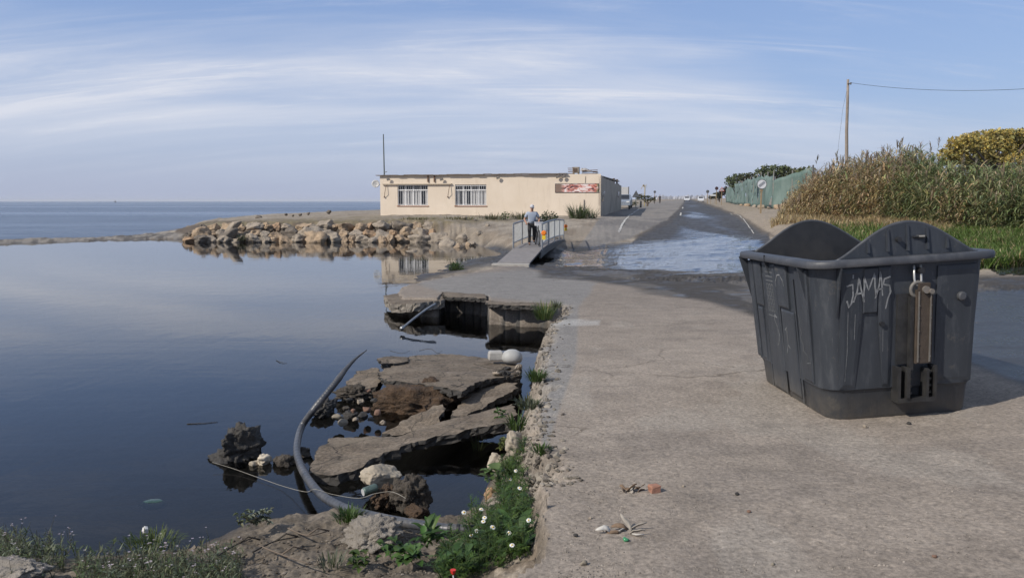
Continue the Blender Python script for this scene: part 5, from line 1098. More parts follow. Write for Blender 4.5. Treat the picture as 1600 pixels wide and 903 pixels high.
def slab(name, pix, plane, th, label, seed, under=None, cat='slab'):
    r = random.Random(seed); pts = [P(x, y, z) for (x, y), z in zip(pix, plane)]; c_ = sum(pts, Vector()) / len(pts)
    dense = []
    for i, a in enumerate(pts):
        b = pts[(i + 1) % len(pts)]; d = (b - a).length; k = max(1, int(d / .045))
        for j in range(k):
            q = a.lerp(b, j / k); w_ = .028 if j else .01; dense.append(q + Vector((r.uniform(-w_, w_) * .6 + .05 * mnoise.noise(Vector((i * 3.1 + j * .35, seed, 0))), r.uniform(-w_, w_) * .6 + .05 * mnoise.noise(Vector((i * 3.1 + j * .35, seed, 9))), 0)))
    root = empty(name, c_, 0, label, cat); bm2 = bmesh.new(); vs = [bm2.verts.new(q - c_) for q in dense]; f = bm2.faces.new(vs); f.normal_update()
    if f.normal.z < 0: f.normal_flip()
    bmesh.ops.triangulate(bm2, faces=[f]); 
    for _ in range(3):
        long_ = [e for e in bm2.edges if e.calc_length() > .12 and not e.is_boundary]
        if long_: bmesh.ops.subdivide_edges(bm2, edges=long_, cuts=1); bmesh.ops.triangulate(bm2, faces=[f for f in bm2.faces if len(f.verts) > 3])
    for v in bm2.verts:
        v.co.z += .014 * mnoise.noise((v.co + c_) * 2.2) + .012 * mnoise.noise((v.co + c_) * 9) - (.004 if v.is_boundary else 0)
    me = bpy.data.meshes.new('top_surface'); bm2.to_mesh(me); me.polygons.foreach_set('use_smooth', [True] * len(me.polygons)); me.materials.append(SLAB)
    o = bpy.data.objects.new('top_surface', me); COL.objects.link(o); o.parent = root
    loop = [Vector((q.x - c_.x, q.y - c_.y, q.z - c_.z + .014 * mnoise.noise(q * 2.2) + .012 * mnoise.noise(q * 9) - .004)) for q in dense]; bm2.free(); m_ = MB(); n = len(loop); rings = [loop]
    for q in (.3, .65, 1.0): rings.append([v + Vector((r.uniform(-.02, .02) - .02 * q * (1 if v.x > 0 else -1), r.uniform(-.02, .02), -th * q - r.uniform(0, .025))) for v in loop])
    m_.loft(rings, close0=False, close1=True); m_.build('broken_edge', SLABE if under is None else under, root, smooth=False)
    return root
slab('broken_slab', [(590,580),(612,572),(640,556),(690,552),(760,558),(815,568),(812,586),(772,590),(742,597),(722,610),(690,604),(650,598),(600,592)], [-.42,-.42,-.44,-.46,-.46,-.44,-.40,-.38,-.36,-.35,-.37,-.39,-.41], .065, 'widest broken asphalt slab, lying flat with white rubbish on its far corner', 1)
slab('broken_slab', [(596,676),(640,650),(690,630),(694,640),(682,655),(690,662),(650,672),(620,680)], [-.66,-.58,-.50,-.50,-.56,-.60,-.64,-.67], .06, 'small triangular asphalt piece tilted against the clay bank', 2)
slab('broken_slab', [(705,648),(728,615),(752,597),(805,597),(808,606),(775,624),(752,638),(722,650)], [-.55,-.52,-.49,-.44,-.44,-.48,-.52,-.55], .08, 'cracked asphalt piece tucked under the widest slab', 3)
slab('broken_slab', [(484,736),(492,706),(515,684),(560,681),(620,682),(672,664),(735,646),(800,630),(806,642),(800,658),(738,668),(690,680),(640,692),(600,708),(560,732),(520,742)], [-.60,-.60,-.60,-.60,-.58,-.55,-.50,-.42,-.40,-.40,-.46,-.50,-.54,-.57,-.6,-.6], .075, 'longest broken asphalt slab sloping from the bank down into the water', 4)
slab('broken_slab', [(590,560),(604,556),(640,557),(636,565),(598,568)], [-.36,-.36,-.40,-.40,-.37], .05, 'thin flake of asphalt lying on the far edge of the widest slab', 5)
slab('broken_slab', [(540,598),(560,578),(590,574),(600,590),(585,604),(556,610)], [-.58,-.54,-.52,-.52,-.56,-.6], .10, 'dark rough asphalt piece left of the widest slab', 6)
# clay block carrying the widest slab
p = P(662, 625, -.58); rock('clay_block', 41, (p.x, p.y + .05, -.66), (.58, .42, .27), SOIL, 'reddish brown clay block under the widest broken slab', 'clay block', None, 5, .28, (0, 0, .1), None, 5, 2.6)
p = P(760, 600, -.58); rock('clay_block', 42, (p.x, p.y + .3, -.72), (.62, .5, .28), CLOD, 'dark earth lump under the right end of the widest slab', 'clay block', None, 4, .25, (0, 0, .1))
# near rocks
def nr(name, px, py, z, dims, seed, m, label, sub=5, rough=.22, cuts=7, freq=1.8, cat='rock'):
    p = P(px, py, z); return rock(name, seed, p, dims, m, label, cat, None, sub, rough, None, None, cuts, freq)
nr('rock', 377, 700, -.62, (.24, .22, .21), 51, MUDR, 'black craggy rock standing in the water left of the hose', 5, .42, 9, 2.6)
nr('rock', 350, 718, -.70, (.19, .13, .09), 52, MUDR, 'low dark shoulder at the foot of the black craggy rock', 4, .35)
nr('rock', 412, 719, -.66, (.085, .07, .06), 53, mat('white_stone', (.52, .45, .35), .85, 0, 6, .2, .4, dirt=(.36, .29, .2)), 'pale yellowish stone between the black rock and the hose', 4, .3)
nr('rock', 398, 724, -.69, (.06, .05, .035), 54, PALE, 'small flat stone at the side of the pale yellowish one', 3)
nr('clod', 446, 722, -.68, (.12, .09, .07), 55, CLOD, 'brown clod in the water just left of the hose', 4, .3, cat='clod')
nr('clod', 472, 708, -.68, (.09, .08, .06), 56, CLOD, 'brown clod touching the hose on its right side', 4, .3, cat='clod')
nr('rock', 594, 746, -.58, (.20, .15, .115), 57, PALE, 'large pale boulder in the water in front of the longest slab', 5, .14, 8)
nr('clod', 642, 774, -.58, (.155, .15, .155), 58, CLOD, 'rough grey brown clod right of the large pale boulder', 5, .34, 6, 2.6, 'clod')
nr('clod', 606, 778, -.63, (.15, .12, .09), 59, SOIL, 'root matted brown clod under the tin can', 5, .4, 5, 3.4, 'clod')
nr('clod', 652, 800, -.64, (.11, .09, .07), 60, SOIL, 'low brown clod by the water below the rough grey one', 4, .3, cat='clod')
nr('rock', 578, 838, -.42, (.20, .17, .10), 61, CONC, 'rounded lump of pebbly concrete on the bank above the hose', 5, .3, 3, 3.2)
nr('rock', 20, 893, -.36, (.22, .17, .07), 62, CONC, 'flat concrete lump at the lower left corner behind the weeds', 5, .25, 4, 3)
nr('rock', 228, 828, -.60, (.035, .03, .03), 63, mat('white_stone2', (.55, .54, .52), .8, 0, 8, .1, .2), 'small white stone at the water edge among the lilac weeds', 3)
nr('rock', 548, 648, -.64, (.1, .08, .07), 64, MUDR, 'dark stone on the rubble below the small dark asphalt piece', 4, .3)
nr('rock', 505, 640, -.66, (.26, .14, .10), 65, MUDR, 'long black crumbly mound where the hose leaves the rubble', 5, .4, 5, 3)
nr('rock', 553, 615, -.62, (.22, .16, .11), 66, CLOD, 'dark rubble mound left of the clay block', 5, .4, 5, 3)
r = random.Random(77)
kinds = [('round beige', mat('beige_stone', (.22, .19, .145), .9, 0, 8, .3, .5, dirt=(.12, .1, .08))), ('grey', ROCKS[2]), ('dark', MUDR), ('brown', CLOD), ('reddish', mat('brick_stone', (.17, .10, .07), .9, 0, 9, .3, .3))]
spots = [(528,652),(541,638),(556,655),(572,640),(580,655),(563,627),(590,645),(545,625),(598,660),(575,612),(585,626),(536,660),(552,642),(567,650)]
for i, (px_, py_) in enumerate(spots):
    kn, km = kinds[(i * 3 + i // 4) % 5]; s_ = r.uniform(.03, .06)
    nr('pebble', px_, py_, -.60 + s_ * .3, (s_ * 1.2, s_, s_ * .8), 900 + i, km, f'{kn} pebble, {ORD[i]} of the stones on the rubble between hose and clay block', 3, .15, cat='stone')['group'] = 'stones on the rubble mound'
nr('rock', 772, 722, -.52, (.10, .08, .08), 67, PALE, 'brown stone half hidden by leaves below the pavement lip', 4, .2)
nr('rock', 802, 692, -.22, (.10, .09, .10), 68, PALE, 'beige stone bedded in the crumbling pavement lip', 4, .2)
nr('rock', 768, 775, -.55, (.055, .05, .07), 69, mat('tan_stone2', (.30, .19, .11), .9, 0, 9, .3, .3), 'upright reddish tan stone at the left of the daisy clump', 4, .2)
# edge slab fragments under the far side of the pit
slab('broken_slab', [(600,462),(640,455),(690,456),(694,468),(650,474),(612,476)], [-.42,-.40,-.34,-.33,-.36,-.43], .16, 'pale concrete end of the pavement jutting over the lagoon', 7, CONC)
slab('broken_slab', [(690,456),(758,459),(760,465.5),(698,463.5)], [-.285,-.25,-.25,-.285], .07, 'thin asphalt ledge overhanging the dark hollow', 8)
slab('broken_slab', [(758,470),(869,474),(868,478.5),(764,475)], [-.245,-.24,-.24,-.245], .07, 'straight asphalt ledge along the back of the pit', 9)
# crumbling pavement edge: broken concrete bits bedded in the lip
r = random.Random(17); lm = []; 
lipp = [P(a, b, c_) for a, b, c_ in ((818,757,-.04),(806,720,-.05),(797,685,-.06),(800,650,-.07),(803,617,-.09),(820,575,-.13),(828,537,-.17),(846,507,-.21),(868,480,-.25))]
for k in range(1700):
    i = r.randrange(len(lipp) - 1); q = lipp[i].lerp(lipp[i + 1], r.random()); lm.append((q.x + r.gauss(.09, .13), q.y + r.gauss(0, .05), r.uniform(.008, .026) * (1.7 if r.random() < .12 else 1)))
lz = height(np.array([a[0] for a in lm]), np.array([a[1] for a in lm])); g_ = MB()
protos = []
for k in range(6): me = rock_mesh(400 + k, (1.1, .9, .6), 1 + k % 2, .4, 10, 1.8); protos.append(([v.co.copy() for v in me.vertices], [tuple(f.vertices) for f in me.polygons]))
for (x, y, s_), z in zip(lm, lz):
    if z < WATER + .1: continue
    vs_, fs_ = protos[r.randrange(6)]; M_ = Matrix.Translation((x, y, z + s_ * .1)) @ Matrix.Rotation(r.uniform(0, 6.28), 4, 'Z') @ Matrix.Rotation(r.uniform(-.6, .6), 4, 'X'); k = r.uniform(.5, 1.2); c0 = r.choice([(.21, .185, .15), (.16, .14, .115), (.26, .23, .19), (.11, .095, .08)])
    g_.add([M_ @ (v * s_) for v in vs_], fs_, tuple(a * k for a in c0))
tag(g_.build('edge_rubble', leafmat('rubble_stone', .95, 0.0), tint=True, recalc=False), 'crumbled concrete bits along the broken pavement lip', 'rubble', None, 'stuff')
# corrugated hose
hp = [(573,547,.02),(556,560,-.06),(540,577,-.18),(528,593,-.28),(512,613,-.40),(490,640,-.52),(471,668,-.58),(464,700,-.60),(470,728,-.60),(484,752,-.58),(505,775,-.57),(535,792,-.55),(570,803,-.50),(610,812,-.46),(655,820,-.42),(700,826,-.40),(748,828,-.40)]
# depth of the free end is kept near the hose's own depth so that it rises out of the water
pts = []
for i, (a, b, z) in enumerate(hp):
    pts.append(P(a, b, z) if i > 5 else D(a, b, 8.05 + .10 * (5 - i)))
from mathutils.geometry import interpolate_bezier
def spline(pts, k=10):
    out = []
    for i in range(len(pts) - 1):
        p0 = pts[max(i - 1, 0)]; p1 = pts[i]; p2 = pts[i + 1]; p3 = pts[min(i + 2, len(pts) - 1)]
        for j in range(k):
            u = j / k; out.append(.5 * ((2 * p1) + (p2 - p0) * u + (2 * p0 - 5 * p1 + 4 * p2 - p3) * u * u + (3 * p1 - p0 - 3 * p2 + p3) * u ** 3))
    out.append(pts[-1]); return out
sp = spline(pts, 26); nsp = len(sp)
rad = [max(.005, .034 * min(1, .12 + (i / nsp) * 5.0)) * (1 + .035 * math.sin(i * 1.55)) for i in range(nsp)]
HOSE = mat('hose_plastic', (.055, .058, .066), .38, 0, 12, .3, .1, dirt=(.14, .13, .12), dirt_amt=.6)
ho = empty('hose', pts[-1], 0, 'thick grey hose curving out of the water and along the bank', 'hose'); mb = MB(); mb.tube([q - pts[-1] for q in sp], rad, 14); mb.build('pipe', HOSE, ho, smooth=True)
mb = MB()
for k in (nsp - 26, nsp - 20): d_ = (sp[k + 1] - sp[k]).normalized(); mb.tube([sp[k] - pts[-1], sp[k] - pts[-1] + d_ * .018], .040, 14)
mb.build('band', BLACKP, ho)
# can, cord, bones of rubbish
def cyl(name, p, ax, r_, l_, m, label, cat, capm=None):
    e = empty(name, p, 0, label, cat); ax = Vector(ax).normalized(); mb = MB(); mb.tube([ax * -l_ / 2, ax * (-l_ / 2 + .012), ax * (l_ / 2 - .012), ax * l_ / 2], [r_ * .82, r_, r_, r_ * .82], 18); mb.build('can_body', m, e, smooth=False)
    mb = MB(); mb.tube([ax * -(l_ / 2 + .003), ax * -(l_ / 2 - .001)], r_ * .78, 18); mb.build('can_end', STEEL if capm is None else capm, e); return e
p = P(578, 765, -.53); cyl('tin_can', p, (1, .75, .15), .036, .12, mat('can_print', (.10, .14, .12), .4, .4, 20, .4, .05), 'dented drinks can wedged beside the large pale boulder', 'can', mat('can_white', (.6, .6, .6), .4, .3, 8, .1, .05))
cord = spline([P(a, b, z) for a, b, z in ((332,722,-.64),(365,732,-.67),(410,748,-.68),(445,760,-.67),(478,768,-.60),(492,764,-.52),(520,772,-.55),(560,778,-.55),(585,771,-.50),(612,768,-.48),(634,778,-.47))], 10)
mb = MB(); mb.tube(cord, .0020, 5); tag(mb.build('cord', mat('white_cord', (.30, .28, .24), .8, 0, 20, .2, .05), smooth=True), 'thin pale cord trailing through the water and over the hose', 'cord')
cord = spline([P(a, b, z) for a, b, z in ((627,514,-.62),(645,499,-.5),(665,484,-.38),(680,475,-.31))], 8); mb = MB(); mb.tube(cord, .024, 7); mb.tube([cord[0], cord[2]], .04, 7); tag(mb.build('pipe', GALV, smooth=True), 'thin grey pipe sticking out of the broken pavement end into the water', 'pipe')
p = P(774, 562, -.38); r_ = random.Random(3); mb = MB(); mb.loft([[Vector((x * k, y * k, z)) for x, y in ((-.10, -.07), (.10, -.09), (.12, .08), (-.09, .09))] for z, k in ((0, 1), (.05, 1.02), (.10, .95), (.12, .8))]); b_ = mb.build('white_block', mat('dirty_white', (.33, .32, .30), .8, 0, 8, .25, .4, dirt=(.33, .3, .26)), None, loc=p, rz=.2); b_.modifiers.new('b', 'BEVEL').width = .015; tag(b_, 'dirty white plaster block on the widest slab', 'block')
p = P(800, 563, -.38); mb = MB(); mb.loft([[Vector((.145 * k * math.cos(a), .12 * k * math.sin(a), z)) for a in np.linspace(0, 6.2832, 25)[:-1]] for z, k in ((-.02, .85), (.03, 1), (.08, .93), (.12, .72), (.145, .4), (.15, .1))]); tag(mb.build('white_shell', mat('shell_white', (.34, .34, .33), .6, 0, 6, .2, .2, dirt=(.2, .18, .15)), None, smooth=True, loc=p), 'smooth white rounded shell right of the plaster block', 'shell')
r = random.Random(15)
for i in range(10):
    px_, py_ = r.uniform(766, 812), r.uniform(572, 584); s_ = r.uniform(.03, .06); kn, km = kinds[r.choice((0, 1, 3, 2))]
    o = nr('debris', px_, py_, -.36, (s_ * 1.2, s_, s_ * .7), 940 + i, km, f'{kn} scrap of debris, {ORD[i]} in the litter before the white block', 3, .3, cat='debris'); o['group'] = 'litter on the widest slab'
for i, (l, lb) in enumerate([([(740,568,-.37),(760,574,-.36),(785,578,-.35),(806,580,-.36)], 'long thin root lying in front of the white block'), ([(786,590,-.36),(806,576,-.33),(814,560,-.25)], 'short bent stick leaning behind the white shell'), ([(655,548,-.62),(672,545,-.55),(684,552,-.6),(690,548,-.58)], 'crooked black twig poking out of water beyond the widest slab'), ([(610,548,-.66),(628,552,-.62),(640,548,-.6)], 'thin twig drifting left of the black crooked one'), ([(292,662,-.696),(315,661,-.694),(340,659,-.696)], 'thin reed stem floating left on the still water'), ([(432,563,-.695),(440,566,-.69),(448,567,-.695)], 'small dark twig sticking up from open water')]):
    q = spline([P(*a) for a in l], 6); mb = MB(); mb.tube(q, [.005 - .003 * j / len(q) for j in range(len(q))], 6); tag(mb.build('twig', CLOD if i % 2 == 0 else MUDR, smooth=True), lb, 'twig')
for i, (l, lb) in enumerate([([(395,862,-.42),(430,845,-.45),(470,838,-.46)], 'forked root on the muddy bank left of the pebbly lump'), ([(405,852,-.44),(440,866,-.40),(482,880,-.38)], 'grey stick lying across the muddy bank'), ([(340,868,-.42),(370,850,-.46),(400,838,-.48)], 'thin brown twig on the bank beside the lilac weeds'), ([(450,825,-.48),(480,836,-.45),(510,830,-.46)], 'short root at the water edge above the bank')]):
    q = spline([P(a, b, c_ + .02) for a, b, c_ in l], 6); mb = MB(); mb.tube(q, [.006 - .003 * j / len(q) for j in range(len(q))], 6); mb.tube([q[6], q[6] + Vector((.06, .05, .03)), q[6] + Vector((.13, .07, .0))], .006, 5); tag(mb.build('root', FIB0 if i % 2 else CLOD, smooth=True), lb, 'root')
# submerged green plastic
p = P(240, 782, -.70); mb = MB(); mb.loft([[p + Vector((x * k, y * k, z)) for x, y in ((-.12, -.03), (-.05, -.07), (.06, -.06), (.12, .0), (.05, .06), (-.06, .05))] for z, k in ((-.06, .7), (-.02, 1), (.004, .6))]); tag(mb.build('plastic_bag', mat('green_plastic', (.035, .075, .062), .3, 0, 14, .4, .3), smooth=True), 'crumpled green plastic bag half sunk in the dark water', 'plastic bag')
# litter on the pavement
def onP(px, py, h=0): q = onG(px, py, 0); return Vector((q.x, q.y, q.z + h))
p = onP(1022, 768); mb = MB(); r = random.Random(4); mb.loft([[Vector((x + r.uniform(-.006, .006), y + r.uniform(-.006, .006), z)) for x, y in ((-.03, -.02), (.028, -.025), (.03, .02), (-.026, .024))] for z in (-.004, .03, .042)]); tag(mb.build('brick_piece', mat('red_brick', (.30, .15, .10), .9, 0, 18, .3, .4), None, loc=p, rz=.4), 'small red brick fragment on the pavement', 'brick')
def shred(p, n, l, ms, label, seed):
    r = random.Random(seed); e = empty('litter', p, 0, label, 'litter')
    for k in range(n):
        m_ = MB(); q0 = Vector((r.uniform(-l, l), r.uniform(-l, l) * .6, .005)); a = r.uniform(0, 6.28); pts_ = [q0]
        for j in range(4): a += r.uniform(-.8, .8); pts_.append(pts_[-1] + Vector((math.cos(a) * l * .35, math.sin(a) * l * .3, r.uniform(-.012, .022)))); pts_[-1].z = max(.004, pts_[-1].z)
        m_.ribbon(pts_, [.008, .013, .014, .011, .005], (math.sin(a) * .7, -math.cos(a) * .7, .7)); o = m_.build('scrap', ms[k % len(ms)], e, smooth=True); o.modifiers.new('s', 'SOLIDIFY').thickness = .003
    return e
FIB = mat('grey_fibre', (.30, .27, .23), .9, 0, 30, .3, .2); FIB2 = mat('brown_fibre', (.17, .115, .075), .9, 0, 30, .3, .2); FIB3 = mat('white_fibre', (.48, .46, .42), .8, 0, 30, .2, .2)
shred(onP(985, 768), 9, .05, [FIB2, FIB], 'dry brown seaweed tuft left of the brick fragment', 1); shred(onP(968, 832), 8, .065, [FIB, FIB3, FIB2], 'torn grey and white cloth scraps on the pavement', 2)
p = onP(978, 845); o = rock('glass_piece', 33, p + Vector((0, 0, .01)), (.02, .016, .014), mat('green_glass', (.05, .22, .10), .15, 0, 8, .2, 0), 'little green glass piece beside the torn cloth scraps', 'glass', None, 2, .2)
for i, (px_, py_, s_, k, lb) in enumerate([(912,882,.018,0,'cream pebble on the pavement below the cloth scraps'),(922,810,.010,1,'tiny white pebble on the pavement left of the cloth'),(900,838,.013,2,'dark pebble on the pavement near the broken lip'),(1152,773,.014,2,'dark pebble on the pavement right of the brick fragment'),(1460,870,.012,4,'reddish chip on the pavement below the container'),(1170,800,.012,4,'brown chip on the pavement in front of the container'),(1352,668,.02,1,'grey pebble against the front base of the container'),(1420,663,.018,2,'small dark pebble under the container lever'),(1208,882,.010,0,'beige chip low on the foreground pavement'),(1068,760,.011,1,'grey chip on the pavement between brick and container')]):
    rock('pebble', 970 + i, onP(px_, py_, s_ * .5), (s_ * 1.2, s_, s_ * .8), kinds[k][1], lb, 'pebble', 'loose pebbles on the pavement', 2, .2)
r = random.Random(99); mb = MB()
for i in range(2600):
    u = r.random(); d = 3.6 + 14 * u * u; x = r.uniform(.1, .62) * d if r.random() < .6 else r.uniform(.12, .3) * d * .5
    if x < .05 * d: continue
    z = float(height(np.array([x]), np.array([d]))[0][0]) if False else None
    mb.c.append((x, d, r.uniform(.002, .007)))
xs_ = np.array([c_[0] for c_ in mb.c]); ys_ = np.array([c_[1] for c_ in mb.c]); zs_, _, sp_a, *_r = height(xs_, ys_, True); g_ = MB(); sizes = [c_[2] for c_ in mb.c]
for x, y, z, s_, ok in zip(xs_, ys_, zs_, sizes, sp_a):
    if ok < .05: continue
    k = r.uniform(.6, 1.4); a = r.uniform(0, 6.28); sh = r.uniform(.5, 1.3); tint = (.25 * sh, .22 * sh, .19 * sh)
    g_.add([(x + s_ * k * math.cos(a + q), y + s_ * math.sin(a + q), z - .001) for q in (0, 1.5, 3.1, 4.6)] + [(x + s_ * .5 * k * math.cos(a + q + .3), y + s_ * .5 * math.sin(a + q + .3), z + s_ * .8) for q in (0, 1.5, 3.1, 4.6)], [(4, 5, 6, 7), (0, 1, 5, 4), (1, 2, 6, 5), (2, 3, 7, 6), (3, 0, 4, 7)], tint)
tag(g_.build('grit', leafmat('grit_stone', .9, 0.0), tint=True), 'scattered grit and stone chips over the dusty pavement', 'grit', None, 'stuff')

# clods and stones strewn over the muddy bank
r = random.Random(202); bx = [P(r.uniform(250, 720), r.uniform(815, 930), -.48) for _ in range(700)]
bz = height(np.array([q.x for q in bx]), np.array([q.y for q in bx])); g_ = MB()
for q, z in zip(bx, bz):
    if z < WATER + .03: continue
    s_ = r.uniform(.004, .014) * (2.0 if r.random() < .07 else 1); vs_, fs_ = protos[r.randrange(6)]; M_ = Matrix.Translation((q.x, q.y, z + s_ * .15)) @ Matrix.Rotation(r.uniform(0, 6.28), 4, 'Z'); k = r.uniform(.6, 1.2); c0 = r.choice([(.15, .125, .1), (.11, .09, .07), (.2, .17, .14), (.085, .07, .055)])
    g_.add([M_ @ (v * s_) for v in vs_], fs_, tuple(a * k for a in c0))
tag(g_.build('bank_gravel', leafmat('rubble_stone', .95, 0.0), tint=True, recalc=False), 'small clods and stones strewn over the muddy bank', 'gravel', None, 'stuff')
# ------------------------------------------------------------------ vegetation
LEAF = leafmat('leaf', .5, .28); REEDM = leafmat('reed_leaf', .5, .38)
def rv(r, s=1): return Vector((r.uniform(-s, s), r.uniform(-s, s), r.uniform(-s, s)))
def blade(mb, p, d, l, w, droop, col, seg=4, side=None, r=random):
    d = Vector(d).normalized(); s = side if side is not None else Vector((-d.y, d.x, 0)); s = s.normalized() if s.length > 1e-4 else Vector((1, 0, 0)); pts = [p]; ws = [w * .55]; q = Vector(p); dd = d.copy()
    for i in range(seg):
        q = q + dd * (l / seg); dd = (dd + Vector((0, 0, -droop / seg * (1 + i * .5)))).normalized(); pts.append(q.copy()); ws.append(w * (1, .95, .75, .45, .05)[min(4, int((i + 1) * 4 / seg))])
    ws[-1] = w * .05; mb.ribbon(pts, ws, s, col)
def jit(c, r, v=.25): k = r.uniform(1 - v, 1 + v); return (c[0] * k * r.uniform(.9, 1.1), c[1] * k, c[2] * k * r.uniform(.85, 1.15))
# --- reed bed
r = random.Random(31); green = [(.20, .235, .10), (.165, .205, .09), (.26, .27, .13)]; dry = [(.46, .36, .20), (.38, .29, .16), (.52, .42, .26), (.31, .23, .125)]
def reed(mb, pl, p, h, dr, lean, r):
    k = r.choice(dry if r.random() < dr else green); c = jit(k, r); st = jit((.20, .17, .08) if dr > .5 else (.10, .11, .045), r)
    ln = Vector((lean[0] + r.gauss(0, .10), lean[1] + r.gauss(0, .10), 1)); pts = [p + Vector((ln.x * h * u ** 1.6, ln.y * h * u ** 1.6, h * u)) for u in (0, .35, .7, 1)]
    a = r.uniform(0, 3.14); sv = Vector((math.cos(a), math.sin(a), 0)); mb.ribbon(pts, [.012, .011, .009, .005], sv, st)
    n = int(6 + h * 2.2)
    for i in range(n):
        u = .12 + .86 * (i + r.random()) / n; q = p + Vector((ln.x * h * u ** 1.6, ln.y * h * u ** 1.6, h * u)); az = r.uniform(0, 6.28); d = Vector((math.cos(az), math.sin(az), r.uniform(.5, 1.5)))
        blade(mb, q, d, r.uniform(.5, 1.15) * min(1, h / 2.2), r.uniform(.018, .038), r.uniform(.9, 2.2), jit(c, r, .2), 3, None, r)
    if r.random() < ((.22 if p.x / p.y < .5 else .06) if h > 2.0 else .05):
        top = pts[-1]; pc = jit((.25, .20, .14), r)
        for k_ in range(7):
            az = r.uniform(0, 6.28); blade(pl, top + Vector((0, 0, .05 * k_)), (math.cos(az) * .35, math.sin(az) * .35, 1), r.uniform(.2, .36), .022, .8, pc, 3, None, r)
gm, gp = MB(), MB(); 
front = [(1212, 46, .3), (1260, 44, .4), (1330, 42, .45), (1400, 38, .5), (1470, 34, .45), (1560, 31, .4), (1650, 29, .4), (1800, 27, .4)]
fx = [a[0] for a in front]; tops = [(1212, 335), (1240, 296), (1290, 264), (1330, 252), (1400, 238), (1440, 244), (1470, 262), (1520, 268), (1600, 262), (1800, 260)]
tx = [a[0] for a in tops]; ty = [a[1] for a in tops]
cand = []
for i in range(4300):
    px_ = r.uniform(1214, 1680) if r.random() < .93 else r.uniform(1680, 1800); back = r.random() ** 1.25 * 6.5; dep = float(np.interp(px_, fx, [a[1] for a in front])) + back
    cand.append((px_, dep, back))
xs_ = np.array([(c_[0] - 800) / F * c_[1] for c_ in cand]); ys_ = np.array([c_[1] for c_ in cand]); zs_ = height(xs_, ys_)[:]
zs_ = zs_[0] if isinstance(zs_, tuple) else zs_
for (px_, dep, back), x, y, z in zip(cand, xs_, ys_, zs_):
    hm = CAM_Z + (314 - float(np.interp(px_, tx, ty))) / F * dep - z
    rise = .62 + .38 * min(1, back / 2.2); h = max(.5, hm * rise * (.72 + .36 * r.random() ** 1.5 + .16 * mnoise.noise((x * .8, y * .8, 7))))
    patch = mnoise.noise((x * .35, y * .3, 2)); dr = 1.0 if px_ < 1285 else (.8 if px_ < 1340 else (.45 + .4 * (patch > .05)) if px_ < 1400 else .14 + .35 * (patch > .12))
    if px_ < 1320 and back < 1.5: h *= .7
    reed(gm, gp, Vector((x, y, z - .05)), h, dr, (r.uniform(-.06, .04), -.05 - .04 * (back < 1)), r)
tag(gm.build('reed_bed', REEDM, tint=True, recalc=False), 'tall dense reed bed, brown at its left end and green at right', 'reeds', None, 'stuff')
tag(gp.build('reed_plumes', REEDM, tint=True, recalc=False), 'feathery brown seed plumes above the reed bed', 'reed plumes', None, 'stuff')
# dry low grass in front of the reeds and green verge
gm = MB(); cand = []
for i in range(11000): px_ = r.uniform(1460, 1720); cand.append((px_, r.uniform(23.5, float(np.interp(px_, fx, [a[1] for a in front])) + .8), 0))
for i in range(1500): px_ = r.uniform(1205, 1480); cand.append((px_, float(np.interp(px_, fx, [a[1] for a in front])) - r.random() ** 2 * 3.2, 1))
for i in range(1200): px_ = r.uniform(1290, 1500); cand.append((px_, float(np.interp(px_, fx, [a[1] for a in front])) - 1 - r.random() * 7, 0))
xs_ = np.array([(c_[0] - 800) / F * c_[1] for c_ in cand]); ys_ = np.array([c_[1] for c_ in cand]); zs_ = height(xs_, ys_)
for (px_, dep, kd), x, y, z in zip(cand, xs_, ys_, zs_):
    if z < -.32: continue
    for k in range(4):
        c = jit(r.choice(dry), r) if kd or r.random() < .12 else jit((.12, .18, .045), r, .35); az = r.uniform(0, 6.28)
        blade(gm, Vector((x + r.uniform(-.1, .1), y + r.uniform(-.1, .1), z - .03)), (math.cos(az) * .5, math.sin(az) * .5, 1), r.uniform(.25, .6) * (1.2 if kd else 1), .02, r.uniform(.2, 1.2), c, 3, None, r)
tag(gm.build('verge_grass', REEDM, tint=True, recalc=False), 'bright green and straw coloured grass in front of the reeds', 'grass', None, 'stuff')

# --- trees with leaf clump crowns
def crown(mb, lobes, n, size, cols, r, flat=1.0):
    for (c, rad) in lobes:
        k = int(n * rad[0] * rad[2])
        base = r.choice(cols)
        for i in range(k):
            d = rv(r).normalized(); q = r.random() ** .35; p = c + Vector((d.x * rad[0] * q, d.y * rad[1] * q, d.z * rad[2] * q)); p += rv(r, .08 * rad[0])
            s_ = size * r.uniform(.6, 1.4); u = rv(r).normalized(); v = u.cross(rv(r)).normalized(); col = jit(base if r.random() < .7 else r.choice(cols), r, .35)
            mb.add([p - u * s_, p - v * s_ * .5, p + u * s_, p + v * s_ * .5], [(0, 1, 2, 3)], col)
def tree(name, base_, lobes, trunk, n, size, cols, label, cat='tree', seed=1, bark=None):
    r = random.Random(seed); e = empty(name, base_, 0, label, cat); mb = MB(); crown(mb, lobes, n, size, cols, r); mb.build('crown', LEAF, e, tint=True, recalc=False)
    mb = MB()
    for t_, rr_ in trunk: mb.tube(t_, rr_, 7)
    for c, rad in lobes: mb.tube([Vector((0, 0, .3 * max(c.z, .2))), Vector((c.x * .5, c.y * .5, c.z * .6)), c], [.08, .06, .03], 6)
    mb.build('trunk', bark or mat('bark', (.12, .09, .065), .9, 0, 8, .3, .5), e); return e
PINE = [(.085, .11, .05), (.105, .13, .06), (.07, .09, .042), (.13, .14, .07)]
def lob(px, py, dep, rpx, rz, b): q = D(px, py, dep); s_ = dep / F; return (q - b, (rpx * s_, rpx * s_ * .8, rz * s_))
